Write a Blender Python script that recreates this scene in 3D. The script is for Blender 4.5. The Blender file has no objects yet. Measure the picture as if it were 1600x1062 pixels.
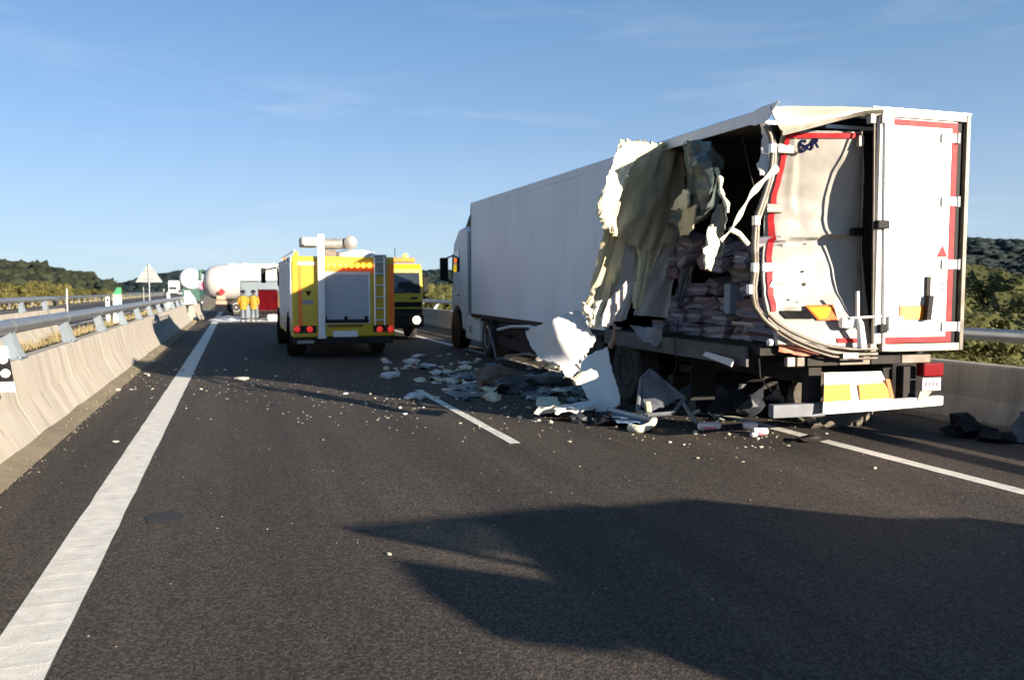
import bpy, bmesh, math, random
import numpy as np
from mathutils import Vector, Matrix, noise
random.seed(7); np.random.seed(7)
R = math.radians
scn = bpy.context.scene

# ------------------------------------------------------------------ camera
F, YAW, PIT, HC = 1244.0, R(19.2), R(3.65), 1.7        # focal length in px of the 1600 px wide photograph
cam = bpy.data.objects.new('camera', bpy.data.cameras.new('camera'))
scn.collection.objects.link(cam)
cam.location = (0, 0, HC)
cam.rotation_euler = (R(90) - PIT, 0, -YAW)
cam.data.sensor_width = 36; cam.data.lens = 36 * F / 1600
cam.data.clip_start = 0.05; cam.data.clip_end = 6000
cam.data.dof.use_dof = True; cam.data.dof.focus_distance = 6.5; cam.data.dof.aperture_fstop = 2.2
scn.camera = cam

# ------------------------------------------------------------------ sun, sky, exposure
SUN = Vector((0.517, -0.856, 0.262)).normalized()        # direction towards the sun
sl = bpy.data.lights.new('sun', 'SUN'); sl.energy = 5.0; sl.angle = R(0.55); sl.color = (1.0, 0.87, 0.70)
so = bpy.data.objects.new('sun', sl); scn.collection.objects.link(so)
so.rotation_euler = SUN.to_track_quat('Z', 'Y').to_euler()
scn.view_settings.view_transform = 'Standard'; scn.view_settings.look = 'None'
scn.view_settings.exposure = 1.7; scn.view_settings.gamma = 1.0; scn.view_settings.use_curve_mapping = False

w = bpy.data.worlds.new('World'); scn.world = w; w.use_nodes = True
nt = w.node_tree; nt.nodes.clear(); N = nt.nodes.new; LK = nt.links.new
sky = N('ShaderNodeTexSky'); sky.sky_type = 'NISHITA'; sky.sun_disc = False
sky.sun_elevation = math.asin(SUN.z); sky.sun_rotation = math.atan2(SUN.x, SUN.y)
sky.altitude = 800; sky.air_density = 0.75; sky.dust_density = 0.25; sky.ozone_density = 4.2
bg = N('ShaderNodeBackground'); bg.inputs[1].default_value = 0.0505
wo = N('ShaderNodeOutputWorld')
tc = N('ShaderNodeTexCoord')
mp = N('ShaderNodeMapping'); mp.inputs['Scale'].default_value = (2.2, 3.0, 15.0); mp.inputs['Rotation'].default_value = (R(6), R(9), 0)
nz = N('ShaderNodeTexNoise'); nz.inputs['Scale'].default_value = 1.35; nz.inputs['Detail'].default_value = 7; nz.inputs['Roughness'].default_value = 0.58; nz.inputs['Distortion'].default_value = 0.5
rp = N('ShaderNodeValToRGB'); rp.color_ramp.elements[0].position = 0.52; rp.color_ramp.elements[1].position = 0.80
mr = N('ShaderNodeMath'); mr.operation = 'MULTIPLY'; mr.inputs[1].default_value = 0.42
mx = N('ShaderNodeMixRGB'); mx.inputs[2].default_value = (5.2, 5.6, 6.2, 1)
LK(tc.outputs['Generated'], mp.inputs[0]); LK(mp.outputs[0], nz.inputs[0]); LK(nz.outputs[0], rp.inputs[0])
sx = N('ShaderNodeSeparateXYZ'); LK(tc.outputs['Generated'], sx.inputs[0])
mk = N('ShaderNodeMapRange'); mk.inputs[1].default_value = 0.06; mk.inputs[2].default_value = 0.40; mk.inputs[3].default_value = 1.0; mk.inputs[4].default_value = 0.12; LK(sx.outputs[2], mk.inputs[0])
mm_ = N('ShaderNodeMath'); mm_.operation = 'MULTIPLY'; LK(rp.outputs[0], mm_.inputs[0]); LK(mk.outputs[0], mm_.inputs[1])
LK(mm_.outputs[0], mr.inputs[0]); ve = N('ShaderNodeMixRGB'); ve.inputs[0].default_value = 0.30; ve.inputs[2].default_value = (1.0, 2.9, 5.0, 1)   # thin veil of high haze over the whole sky
LK(sky.outputs[0], ve.inputs[1]); LK(mr.outputs[0], mx.inputs[0]); hz = N('ShaderNodeMixRGB'); hz.inputs[2].default_value = (3.95, 4.5, 4.85, 1)               # whitish dust haze, thick near the horizon
hr = N('ShaderNodeValToRGB'); he = hr.color_ramp.elements; he[0].position = 0.03; he[0].color = (.64,.64,.64,1); he[1].position = 1.0; he[1].color = (.03,.03,.03,1)
for ps, vl in ((0.10, .50), (0.19, .27), (0.36, .07)): q_ = he.new(ps); q_.color = (vl, vl, vl, 1)
LK(sx.outputs[2], hr.inputs[0]); LK(hr.outputs[0], hz.inputs[0]); LK(ve.outputs[0], hz.inputs[1]); LK(hz.outputs[0], mx.inputs[1])
LK(mx.outputs[0], bg.inputs[0]); LK(bg.outputs[0], wo.inputs[0])

# ------------------------------------------------------------------ measuring helpers: a pixel of the photograph and a known plane give a point in the world
FW = Vector((math.sin(YAW) * math.cos(PIT), math.cos(YAW) * math.cos(PIT), -math.sin(PIT)))
RT = Vector((math.cos(YAW), -math.sin(YAW), 0)); UP = RT.cross(FW); CP = Vector((0, 0, HC))
def ray(u, v): return FW * F + RT * (u - 800) - UP * (v - 531)
def at(u, v, x=None, y=None, z=None, frame=None):
    c, r = CP.copy(), ray(u, v)
    if frame is not None:
        inv = frame.inverted(); c = inv @ c; r = inv.to_3x3() @ r
    if x is not None: t = (x - c.x) / r.x
    elif y is not None: t = (y - c.y) / r.y
    else: t = ((z or 0.0) - c.z) / r.z
    return c + r * t
def elev(u, v):                                       # azimuth from the road axis and tangent of elevation
    r = ray(u, v); return math.atan2(r.x, r.y), r.z / math.hypot(r.x, r.y)

# ------------------------------------------------------------------ materials
MATS = {}
def mat(name, col, rough=0.6, metal=0.0, var=0.12, vscale=3.0, bump=0.0, bscale=40.0, dirt=0.0, dirtcol=(0.10, 0.075, 0.05), stretch=(1, 1, 1), spec=0.5, coat=0.0, detail=5, dscale=1.3):
    m = bpy.data.materials.new(name); m.use_nodes = True
    n = m.node_tree; b = n.nodes['Principled BSDF']
    b.inputs['Roughness'].default_value = rough; b.inputs['Metallic'].default_value = metal
    b.inputs['Specular IOR Level'].default_value = spec; b.inputs['Coat Weight'].default_value = coat
    tcn = n.nodes.new('ShaderNodeTexCoord'); mpn = n.nodes.new('ShaderNodeMapping'); mpn.inputs['Scale'].default_value = stretch
    n.links.new(tcn.outputs['Object'], mpn.inputs[0])
    nn = n.nodes.new('ShaderNodeTexNoise'); nn.inputs['Scale'].default_value = vscale; nn.inputs['Detail'].default_value = detail
    n.links.new(mpn.outputs[0], nn.inputs[0])
    rr = n.nodes.new('ShaderNodeValToRGB')
    rr.color_ramp.elements[0].position = 0.3; rr.color_ramp.elements[1].position = 0.7
    rr.color_ramp.elements[0].color = tuple(c * (1 - var) for c in col) + (1,)
    rr.color_ramp.elements[1].color = tuple(min(1, c * (1 + var)) for c in col) + (1,)
    n.links.new(nn.outputs[0], rr.inputs[0]); out = rr.outputs[0]
    if dirt:
        n2 = n.nodes.new('ShaderNodeTexNoise'); n2.inputs['Scale'].default_value = dscale; n2.inputs['Detail'].default_value = 9; n2.inputs['Roughness'].default_value = 0.7
        n.links.new(mpn.outputs[0], n2.inputs[0])
        r2 = n.nodes.new('ShaderNodeValToRGB'); r2.color_ramp.elements[0].position = 0.45; r2.color_ramp.elements[1].position = 0.75
        r2.color_ramp.elements[1].color = (dirt,) * 3 + (1,)
        n.links.new(n2.outputs[0], r2.inputs[0])
        mm = n.nodes.new('ShaderNodeMixRGB'); mm.inputs[2].default_value = dirtcol + (1,)
        n.links.new(r2.outputs[0], mm.inputs[0]); n.links.new(out, mm.inputs[1]); out = mm.outputs[0]
    n.links.new(out, b.inputs['Base Color'])
    if bump:
        n3 = n.nodes.new('ShaderNodeTexNoise'); n3.inputs['Scale'].default_value = bscale; n3.inputs['Detail'].default_value = 4
        n.links.new(tcn.outputs['Object'], n3.inputs[0])
        bn = n.nodes.new('ShaderNodeBump'); bn.inputs['Strength'].default_value = bump; bn.inputs['Distance'].default_value = 0.02
        n.links.new(n3.outputs[0], bn.inputs['Height']); n.links.new(bn.outputs[0], b.inputs['Normal'])
    MATS[name] = m; return m
def emit(name, col, strength, base=(0.5, 0.1, 0.02)):
    m = mat(name, base, 0.3); b = m.node_tree.nodes['Principled BSDF']
    b.inputs['Emission Color'].default_value = col + (1,); b.inputs['Emission Strength'].default_value = strength; return m
def leafmat(name, c1, c2):
    m = bpy.data.materials.new(name); m.use_nodes = True; n = m.node_tree; b = n.nodes['Principled BSDF']
    b.inputs['Roughness'].default_value = 0.75; b.inputs['Specular IOR Level'].default_value = 0.2
    oi = n.nodes.new('ShaderNodeObjectInfo'); tcn = n.nodes.new('ShaderNodeTexCoord'); nn = n.nodes.new('ShaderNodeTexNoise')
    nn.inputs['Scale'].default_value = 1.1; nn.inputs['Detail'].default_value = 4
    n.links.new(tcn.outputs['Object'], nn.inputs[0])
    ad = n.nodes.new('ShaderNodeMath'); ad.operation = 'MULTIPLY_ADD'; ad.inputs[1].default_value = 0.45; 
    n.links.new(oi.outputs['Random'], ad.inputs[0]); n.links.new(nn.outputs[0], ad.inputs[2])
    rr = n.nodes.new('ShaderNodeValToRGB'); rr.color_ramp.elements[0].position = 0.4; rr.color_ramp.elements[1].position = 1.0
    rr.color_ramp.elements[0].color = c1 + (1,); rr.color_ramp.elements[1].color = c2 + (1,)
    n.links.new(ad.outputs[0], rr.inputs[0]); n.links.new(rr.outputs[0], b.inputs['Base Color'])
    MATS[name] = m; return m

def streaks(m, amt, col, sy=3.0):                      # narrow dark runs of rain and rubber down a wall
    n = m.node_tree; b = n.nodes['Principled BSDF']; src = b.inputs['Base Color'].links[0].from_socket
    t = n.nodes.new('ShaderNodeTexCoord'); mp_ = n.nodes.new('ShaderNodeMapping'); mp_.inputs['Scale'].default_value = (0.15, sy, 0.22)
    z = n.nodes.new('ShaderNodeTexNoise'); z.inputs['Scale'].default_value = 2.2; z.inputs['Detail'].default_value = 8; z.inputs['Roughness'].default_value = 0.65
    r = n.nodes.new('ShaderNodeValToRGB'); r.color_ramp.elements[0].position = 0.53; r.color_ramp.elements[1].position = 0.78; r.color_ramp.elements[1].color = (amt,)*3 + (1,)
    x = n.nodes.new('ShaderNodeMixRGB'); x.inputs[2].default_value = col + (1,)
    L = n.links.new; L(t.outputs['Object'], mp_.inputs[0]); L(mp_.outputs[0], z.inputs[0]); L(z.outputs[0], r.inputs[0]); L(r.outputs[0], x.inputs[0]); L(src, x.inputs[1]); L(x.outputs[0], b.inputs['Base Color'])

def asphalt(name, dark, light, patch):
    m = bpy.data.materials.new(name); m.use_nodes = True; n = m.node_tree; b = n.nodes['Principled BSDF']
    b.inputs['Specular IOR Level'].default_value = 0.16
    tcn = n.nodes.new('ShaderNodeTexCoord')
    vo = n.nodes.new('ShaderNodeTexVoronoi'); vo.inputs['Scale'].default_value = 88
    n1 = n.nodes.new('ShaderNodeTexNoise'); n1.inputs['Scale'].default_value = 120; n1.inputs['Detail'].default_value = 3
    n2 = n.nodes.new('ShaderNodeTexNoise'); n2.inputs['Scale'].default_value = 0.45; n2.inputs['Detail'].default_value = 7; n2.inputs['Roughness'].default_value = 0.62
    mp2 = n.nodes.new('ShaderNodeMapping'); mp2.inputs['Scale'].default_value = (1.6, 0.35, 1)
    n.links.new(tcn.outputs['Object'], mp2.inputs[0]); n.links.new(mp2.outputs[0], n2.inputs[0])
    n.links.new(tcn.outputs['Object'], vo.inputs[0]); n.links.new(tcn.outputs['Object'], n1.inputs[0])
    sp = n.nodes.new('ShaderNodeSeparateColor'); n.links.new(vo.outputs['Color'], sp.inputs[0])
    r1 = n.nodes.new('ShaderNodeValToRGB'); e = r1.color_ramp.elements
    e[0].position = 0.15; e[0].color = dark + (1,); e[1].position = 0.93; e[1].color = light + (1,)
    x = r1.color_ramp.elements.new(0.55); x.color = tuple((a * 2 + c) / 3 for a, c in zip(dark, light)) + (1,)
    n.links.new(sp.outputs[0], r1.inputs[0])
    r2 = n.nodes.new('ShaderNodeValToRGB'); r2.color_ramp.elements[0].position = 0.3; r2.color_ramp.elements[1].position = 0.72
    r2.color_ramp.elements[0].color = (0.72, 0.72, 0.74, 1); r2.color_ramp.elements[1].color = patch + (1,)
    n.links.new(n2.outputs[0], r2.inputs[0])
    mm = n.nodes.new('ShaderNodeMixRGB'); mm.blend_type = 'MULTIPLY'; mm.inputs[0].default_value = 1
    n.links.new(r1.outputs[0], mm.inputs[1]); n.links.new(r2.outputs[0], mm.inputs[2])
    mp3 = n.nodes.new('ShaderNodeMapping'); mp3.inputs['Scale'].default_value = (1.15, 0.012, 1); n3 = n.nodes.new('ShaderNodeTexNoise'); n3.inputs['Scale'].default_value = 1.0; n3.inputs['Detail'].default_value = 5; n3.inputs['Roughness'].default_value = 0.6
    n.links.new(tcn.outputs['Object'], mp3.inputs[0]); n.links.new(mp3.outputs[0], n3.inputs[0])
    r3 = n.nodes.new('ShaderNodeValToRGB'); r3.color_ramp.elements[0].position = 0.36; r3.color_ramp.elements[1].position = 0.64; r3.color_ramp.elements[0].color = (.74,.74,.76,1); r3.color_ramp.elements[1].color = (1.16,1.13,1.10,1)
    n.links.new(n3.outputs[0], r3.inputs[0]); m3 = n.nodes.new('ShaderNodeMixRGB'); m3.blend_type = 'MULTIPLY'; m3.inputs[0].default_value = 1   # wheel tracks along the lane
    n.links.new(mm.outputs[0], m3.inputs[1]); n.links.new(r3.outputs[0], m3.inputs[2]); n.links.new(m3.outputs[0], b.inputs['Base Color'])
    b.inputs['Roughness'].default_value = 0.82
    bn = n.nodes.new('ShaderNodeBump'); bn.inputs['Strength'].default_value = 0.55; bn.inputs['Distance'].default_value = 0.004
    ad = n.nodes.new('ShaderNodeMath'); ad.operation = 'ADD'; n.links.new(vo.outputs['Distance'], ad.inputs[0]); n.links.new(n1.outputs[0], ad.inputs[1])
    n.links.new(ad.outputs[0], bn.inputs['Height']); bn.invert = True; n.links.new(bn.outputs[0], b.inputs['Normal'])
    MATS[name] = m; return m

M_ASPH = asphalt('asphalt', (0.031, 0.028, 0.0255), (0.102, 0.089, 0.078), (1.15, 1.08, 1.0))
M_ASPH2 = asphalt('asphalt_old', (0.04, 0.038, 0.036), (0.11, 0.10, 0.095), (1.1, 1.06, 1.0))
M_LINE = mat('road_paint', (0.56, 0.54, 0.49), 0.7, var=0.10, vscale=9, bump=0.25, bscale=90, dirt=0.35, dirtcol=(0.18, 0.16, 0.14), dscale=6)
M_CONC = mat('concrete_tan', (0.30, 0.275, 0.235), 0.9, var=0.10, vscale=2.0, bump=0.25, bscale=30, dirt=0.55, dirtcol=(0.20, 0.16, 0.12), stretch=(0.6, 2.2, 0.45), dscale=1.6)
M_CONC2 = mat('concrete_grey', (0.20, 0.18, 0.155), 0.9, var=0.15, vscale=2.0, bump=0.25, bscale=30, dirt=0.7, dirtcol=(0.09, 0.08, 0.07), stretch=(1, 2.6, 0.4), dscale=1.6)
streaks(M_CONC, 0.75, (0.10, 0.085, 0.065)); streaks(M_CONC2, 0.85, (0.05, 0.045, 0.04))
M_STEEL = mat('galvanised_steel', (0.27, 0.285, 0.30), 0.42, 0.75, var=0.10, vscale=4, dirt=0.25, dscale=3)
M_POST = mat('painted_steel_post', (0.16, 0.19, 0.22), 0.5, 0.4, var=0.15)
M_JOINT = mat('dark_joint', (0.07, 0.06, 0.05), 0.95, var=0.3)
M_DRY = mat('dry_earth', (0.15, 0.122, 0.085), 0.95, var=0.25, vscale=1.2, bump=0.6, bscale=12, dirt=0.6, dirtcol=(0.14, 0.12, 0.05))
M_STRAW = mat('dry_grass', (0.20, 0.165, 0.08), 0.9, var=0.35, vscale=0.9)
M_GRIT = mat('grit', (0.12, 0.10, 0.075), 0.95, var=0.5, vscale=14)
M_GROUND = mat('scrub_ground', (0.10, 0.095, 0.045), 0.95, var=0.35, vscale=0.08, dirt=0.5, dirtcol=(0.17, 0.13, 0.07), dscale=0.05)
M_HILL = mat('hill_soil', (0.010, 0.014, 0.012), 0.95, var=0.3, vscale=0.03)
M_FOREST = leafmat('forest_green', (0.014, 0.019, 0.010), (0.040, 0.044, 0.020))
M_FOREST2 = leafmat('far_forest_hazed_green', (0.0070, 0.0150, 0.0155), (0.0105, 0.0195, 0.0185))  # distance haze put into the colour: bluer, with little contrast
M_LEAF = leafmat('olive_leaf', (0.036, 0.038, 0.011), (0.115, 0.10, 0.028))
M_LEAF2 = leafmat('pine_leaf', (0.027, 0.033, 0.010), (0.080, 0.078, 0.024))
M_BARK = mat('bark', (0.09, 0.065, 0.045), 0.9, var=0.3, vscale=8)
M_WHITE = mat('white_panel', (0.74, 0.73, 0.71), 0.42, var=0.03, vscale=1.0, spec=0.5, dirt=0.10, dirtcol=(0.35, 0.31, 0.26), dscale=0.8)
M_SIDE = mat('trailer_side_paint', (0.68, 0.675, 0.69), 0.55, var=0.03, vscale=0.6, coat=0.0, spec=0.3, dirt=0.16, dirtcol=(0.30, 0.28, 0.28), dscale=0.7)
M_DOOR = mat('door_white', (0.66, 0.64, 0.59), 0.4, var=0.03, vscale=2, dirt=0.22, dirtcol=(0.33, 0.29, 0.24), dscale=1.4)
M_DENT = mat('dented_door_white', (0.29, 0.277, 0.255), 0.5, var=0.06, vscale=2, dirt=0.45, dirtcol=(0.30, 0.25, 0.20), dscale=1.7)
M_CREAM = mat('frame_metal', (0.27, 0.25, 0.21), 0.45, 0.3, var=0.12, vscale=6, dirt=0.5, dirtcol=(0.15, 0.11, 0.08), dscale=5)
M_BROWNM = mat('scorched_metal', (0.115, 0.098, 0.082), 0.5, 0.5, var=0.3, vscale=6, dirt=0.6, dscale=4)
streaks(M_DOOR, 0.35, (0.30, 0.26, 0.21), 0.15); streaks(M_SIDE, 0.30, (0.30, 0.29, 0.30), 1.6)
M_RED = mat('red_tape', (0.42, 0.016, 0.022), 0.6, var=0.15, vscale=9, dirt=0.2, dirtcol=(0.45, 0.15, 0.13), dscale=6, spec=0.2)
M_ORANGE = mat('orange_marker', (0.85, 0.28, 0.01), 0.45, var=0.08)
M_DORANGE = mat('orange_marker_border', (0.75, 0.12, 0.015), 0.45, var=0.08)
M_BLACK = mat('black_plastic', (0.008, 0.008, 0.009), 0.6, var=0.2, spec=0.15)
M_RUBBER = mat('tyre_rubber', (0.022, 0.021, 0.020), 0.85, var=0.25, vscale=7, dirt=0.5, dirtcol=(0.10, 0.085, 0.07), dscale=4)
M_DUSTRUB = mat('dusty_tyre_rubber', (0.13, 0.11, 0.09), 0.9, var=0.3, vscale=9)
M_CHASSIS = mat('chassis_paint', (0.020, 0.018, 0.017), 0.7, 0.1, var=0.3, vscale=4, dirt=0.5, dirtcol=(0.055, 0.043, 0.034), dscale=3, spec=0.2)
M_INNER = mat('shade_dark_lining', (0.035, 0.032, 0.030), 0.85, var=0.35, vscale=1.5)  # white lining coloured near black to carry the shade inside the trailer
M_FOAM = mat('yellow_foam', (0.52, 0.47, 0.315), 0.95, var=0.16, vscale=5, bump=0.45, bscale=22, dirt=0.45, dirtcol=(0.34, 0.30, 0.20), dscale=2.2)
M_FOAMP = mat('pale_foam', (0.58, 0.545, 0.42), 0.95, var=0.10, vscale=5, bump=0.8, bscale=22)
M_TORN = mat('torn_white_sheet', (0.47, 0.455, 0.445), 0.5, var=0.08, vscale=3, dirt=0.25, dirtcol=(0.34, 0.28, 0.22), dscale=2)
M_GREENF = mat('dark_green_film', (0.060, 0.080, 0.078), 0.38, var=0.55, vscale=5, dirt=0.7, dirtcol=(0.20, 0.22, 0.21), dscale=3.2)
M_TARP = mat('crumpled_dark_plastic', (0.022, 0.025, 0.033), 0.45, var=0.5, vscale=4)
M_BEAM = mat('dull_floor_beam', (0.055, 0.055, 0.058), 0.7, var=0.35, vscale=5, dirt=0.5, dscale=3)
M_GREYW = mat('grey_wreck', (0.11, 0.12, 0.14), 0.55, var=0.3, vscale=5)
M_YEL = mat('fire_yellow', (0.50, 0.365, 0.010), 0.35, var=0.05, coat=0.3, dirt=0.12)
M_FORANGE = mat('fire_orange', (0.86, 0.16, 0.01), 0.35, var=0.05)
M_SHUT = mat('shutter_alu', (0.36, 0.385, 0.42), 0.5, 0.1, var=0.05)
M_ALU = mat('aluminium', (0.60, 0.60, 0.60), 0.35, 0.7, var=0.08)
M_WPAINT = mat('white_paint', (0.70, 0.70, 0.68), 0.4, var=0.03)
M_GLASS = mat('dark_glass', (0.02, 0.025, 0.03), 0.05, var=0.1, spec=0.8)
M_RLAMP = mat('red_lamp', (0.16, 0.005, 0.008), 0.2, var=0.1)
M_RLIT = emit('red_lamp_lit', (1.0, 0.05, 0.04), 0.16, (0.5, 0.02, 0.02))
M_AMBER = emit('amber_lamp_lit', (1.0, 0.42, 0.03), 1.5, (0.8, 0.35, 0.02))
M_HEAD = emit('headlamp_lit', (1.0, 0.80, 0.50), 2.5, (0.7, 0.7, 0.6))
M_TANK = mat('tank_white', (0.40, 0.382, 0.365), 0.4, var=0.03, coat=0.2, dirt=0.12, dirtcol=(0.4, 0.33, 0.28), dscale=0.6)
M_TANK2 = mat('tank_blue_grey', (0.45, 0.50, 0.58), 0.4, var=0.05)
M_DGREEN = mat('dark_green_paint', (0.02, 0.07, 0.055), 0.5, var=0.2)
M_GREEN = mat('green_plastic', (0.03, 0.20, 0.09), 0.5, var=0.1)
M_GREYV = mat('grey_van_paint', (0.11, 0.14, 0.165), 0.5, var=0.06)  # grey darkened in its colour to stand in for shade on the rescue lorry
M_CRIM = mat('crimson_curtain', (0.055, 0.002, 0.004), 0.95, var=0.25, vscale=4, spec=0.03)  # red darkened to hold the shade on the lorry's curtain
M_RUST = mat('brown_rust', (0.33, 0.21, 0.15), 0.8, var=0.25, vscale=4)
M_SIGNB = mat('sign_back_grey', (0.26, 0.265, 0.26), 0.5, 0.2, var=0.05)
M_PINK = mat('pink_carton', (0.20, 0.125, 0.13), 0.7, var=0.2)  # carton colours are darkened in place of the shade inside the trailer
M_LILAC = mat('lilac_carton', (0.16, 0.14, 0.175), 0.7, var=0.2)
M_DIM = mat('shade_dim_carton', (0.30, 0.275, 0.28), 0.7, var=0.3, vscale=3)
M_BLUEC = mat('pale_blue_carton', (0.20, 0.26, 0.32), 0.6, var=0.1)
M_PACK = mat('white_packet', (0.75, 0.70, 0.70), 0.5, var=0.06)
M_PACKP = mat('pink_packet', (0.75, 0.25, 0.32), 0.5, var=0.06)
M_NAVY = mat('navy_print', (0.004, 0.006, 0.028), 0.9, var=0.1, spec=0.03)
M_TERRA = mat('terracotta', (0.48, 0.22, 0.12), 0.85, var=0.2, vscale=2)
M_PLASTER = mat('ochre_plaster', (0.55, 0.42, 0.26), 0.9, var=0.1)
M_HIVIS = mat('yellow_jacket', (0.27, 0.165, 0.012), 0.9, var=0.1)
M_DCLOTH = mat('dark_cloth', (0.04, 0.045, 0.06), 0.9, var=0.2)
M_SKIN = mat('skin', (0.45, 0.27, 0.19), 0.6, var=0.05)
M_STAIN = mat('oil', (0.016, 0.014, 0.013), 0.75, var=0.3)
M_SILVER = mat('silver_car_paint', (0.45, 0.46, 0.48), 0.3, 0.6, var=0.03)
M_TINT = bpy.data.materials.new('tinted_glass'); M_TINT.use_nodes = True
_n = M_TINT.node_tree; _n.nodes.clear()
_a = _n.nodes.new('ShaderNodeBsdfTransparent'); _a.inputs[0].default_value = (0.42, 0.50, 0.52, 1)
_g = _n.nodes.new('ShaderNodeBsdfGlossy'); _g.inputs['Roughness'].default_value = 0.05
_x = _n.nodes.new('ShaderNodeMixShader'); _x.inputs[0].default_value = 0.08
_o = _n.nodes.new('ShaderNodeOutputMaterial')
_n.links.new(_a.outputs[0], _x.inputs[1]); _n.links.new(_g.outputs[0], _x.inputs[2]); _n.links.new(_x.outputs[0], _o.inputs[0])

# ------------------------------------------------------------------ building helpers
COL = scn.collection
class MB:
    def __init__(s): s.v = []; s.f = []; s.m = []
    def add(s, vs, fs, mi=0):
        o = len(s.v); s.v += [tuple(p) for p in vs]; s.f += [tuple(i + o for i in f) for f in fs]; s.m += [mi] * len(fs); return s
    def box(s, a, b, mi=0, mtx=None):
        (x0, y0, z0), (x1, y1, z1) = a, b
        vs = [Vector(p) for p in ((x0,y0,z0),(x1,y0,z0),(x1,y1,z0),(x0,y1,z0),(x0,y0,z1),(x1,y0,z1),(x1,y1,z1),(x0,y1,z1))]
        if mtx is not None: vs = [mtx @ p for p in vs]
        return s.add(vs, [(0,3,2,1),(4,5,6,7),(0,1,5,4),(1,2,6,5),(2,3,7,6),(3,0,4,7)], mi)
    def cyl(s, p0, p1, r0, r1=None, n=14, mi=0, caps=True):
        return s.tube([p0, p1], [r0, r0 if r1 is None else r1], n, mi, caps)
    def tube(s, pts, r, n=8, mi=0, caps=True, flat=1.0):
        pts = [Vector(p) for p in pts]; k = len(pts)
        rs = r if isinstance(r, (list, tuple)) else [r] * k
        vs = []; d0 = (pts[1] - pts[0]).normalized()
        a = Vector((0, 0, 1)) if abs(d0.z) < 0.9 else Vector((1, 0, 0)); nx = d0.cross(a).normalized()
        for i, p in enumerate(pts):
            d = (pts[min(i + 1, k - 1)] - pts[max(i - 1, 0)]).normalized()
            nx = (nx - d * nx.dot(d)).normalized(); ny = d.cross(nx)
            for j in range(n):
                t = 2 * math.pi * j / n; vs.append(p + (nx * math.cos(t) * flat + ny * math.sin(t)) * rs[i])
        fs = [(i*n+j, i*n+(j+1)%n, (i+1)*n+(j+1)%n, (i+1)*n+j) for i in range(k-1) for j in range(n)]
        if caps: fs += [tuple(range(n-1, -1, -1)), tuple((k-1)*n + j for j in range(n))]
        return s.add(vs, fs, mi)
    def loft(s, secs, mi=0, caps=True, closed=True):
        n = len(secs[0]); vs = [p for q in secs for p in q]; m = n if closed else n - 1
        fs = [(i*n+j, i*n+(j+1)%n, (i+1)*n+(j+1)%n, (i+1)*n+j) for i in range(len(secs)-1) for j in range(m)]
        if caps: fs += [tuple(range(n-1, -1, -1)), tuple((len(secs)-1)*n + j for j in range(n))]
        return s.add(vs, fs, mi)
    def prism(s, poly, axis, a, b, mi=0):            # poly of 2D points, extruded along an axis
        def P(q, t): return {'x': (t, q[0], q[1]), 'y': (q[0], t, q[1]), 'z': (q[0], q[1], t)}[axis]
        return s.loft([[P(q, a) for q in poly], [P(q, b) for q in poly]], mi)
    def lathe(s, prof, c, axis='x', n=24, mi=0):     # prof: (radius, offset along axis)
        c = Vector(c); vs = []
        for r_, o in prof:
            for j in range(n):
                t = 2 * math.pi * j / n; a, b = r_ * math.cos(t), r_ * math.sin(t)
                vs.append(c + Vector({'x': (o, a, b), 'y': (a, o, b), 'z': (a, b, o)}[axis]))
        k = len(prof)
        fs = [(i*n+j, i*n+(j+1)%n, (i+1)*n+(j+1)%n, (i+1)*n+j) for i in range(k-1) for j in range(n)]
        fs += [tuple(range(n-1, -1, -1)), tuple((k-1)*n + j for j in range(n))]
        return s.add(vs, fs, mi)
    def sheet(s, rows, th, mi=0, back=None):         # rows of 3D points (a grid) given a thickness
        rows = [[Vector(p) for p in r] for r in rows]; nr, nc = len(rows), len(rows[0])
        def nrm(i, j):
            a = rows[min(i+1, nr-1)][j] - rows[max(i-1, 0)][j]; b = rows[i][min(j+1, nc-1)] - rows[i][max(j-1, 0)]
            c = a.cross(b); return c.normalized() if c.length > 1e-9 else Vector((0, 0, 1))
        A = [p for r in rows for p in r]; B = [rows[i][j] + nrm(i, j) * th for i in range(nr) for j in range(nc)]
        q = nr * nc; g = lambda i, j: i * nc + j
        f1 = [(g(i,j), g(i,j+1), g(i+1,j+1), g(i+1,j)) for i in range(nr-1) for j in range(nc-1)]
        f2 = [tuple(q + k for k in reversed(f)) for f in f1]
        ed = [g(0,j) for j in range(nc)] + [g(i,nc-1) for i in range(1,nr)] + [g(nr-1,j) for j in range(nc-2,-1,-1)] + [g(i,0) for i in range(nr-2,0,-1)]
        f3 = [(ed[k], q+ed[k], q+ed[(k+1)%len(ed)], ed[(k+1)%len(ed)]) for k in range(len(ed))]
        s.add(A + B, f1, mi); o = len(s.v) - 2*q
        s.f += [tuple(i+o for i in f) for f in f2 + f3]; s.m += [mi if back is None else back] * len(f2) + [mi] * len(f3)
        return s
    def build(s, name, mats, parent=None, smooth=None, bevel=0.0, loc=None, mesh_only=False):
        me = bpy.data.meshes.new(name); me.from_pydata(s.v, [], s.f)
        for m in (mats if isinstance(mats, (list, tuple)) else [mats]): me.materials.append(m)
        me.polygons.foreach_set('material_index', s.m)
        bm = bmesh.new(); bm.from_mesh(me); bmesh.ops.recalc_face_normals(bm, faces=bm.faces); bm.to_mesh(me); bm.free()
        if smooth is not None:
            me.polygons.foreach_set('use_smooth', [True] * len(me.polygons)); me.set_sharp_from_angle(angle=R(smooth))
        me.update()
        if mesh_only: return me
        return link(name, me, parent, bevel, loc)
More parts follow.
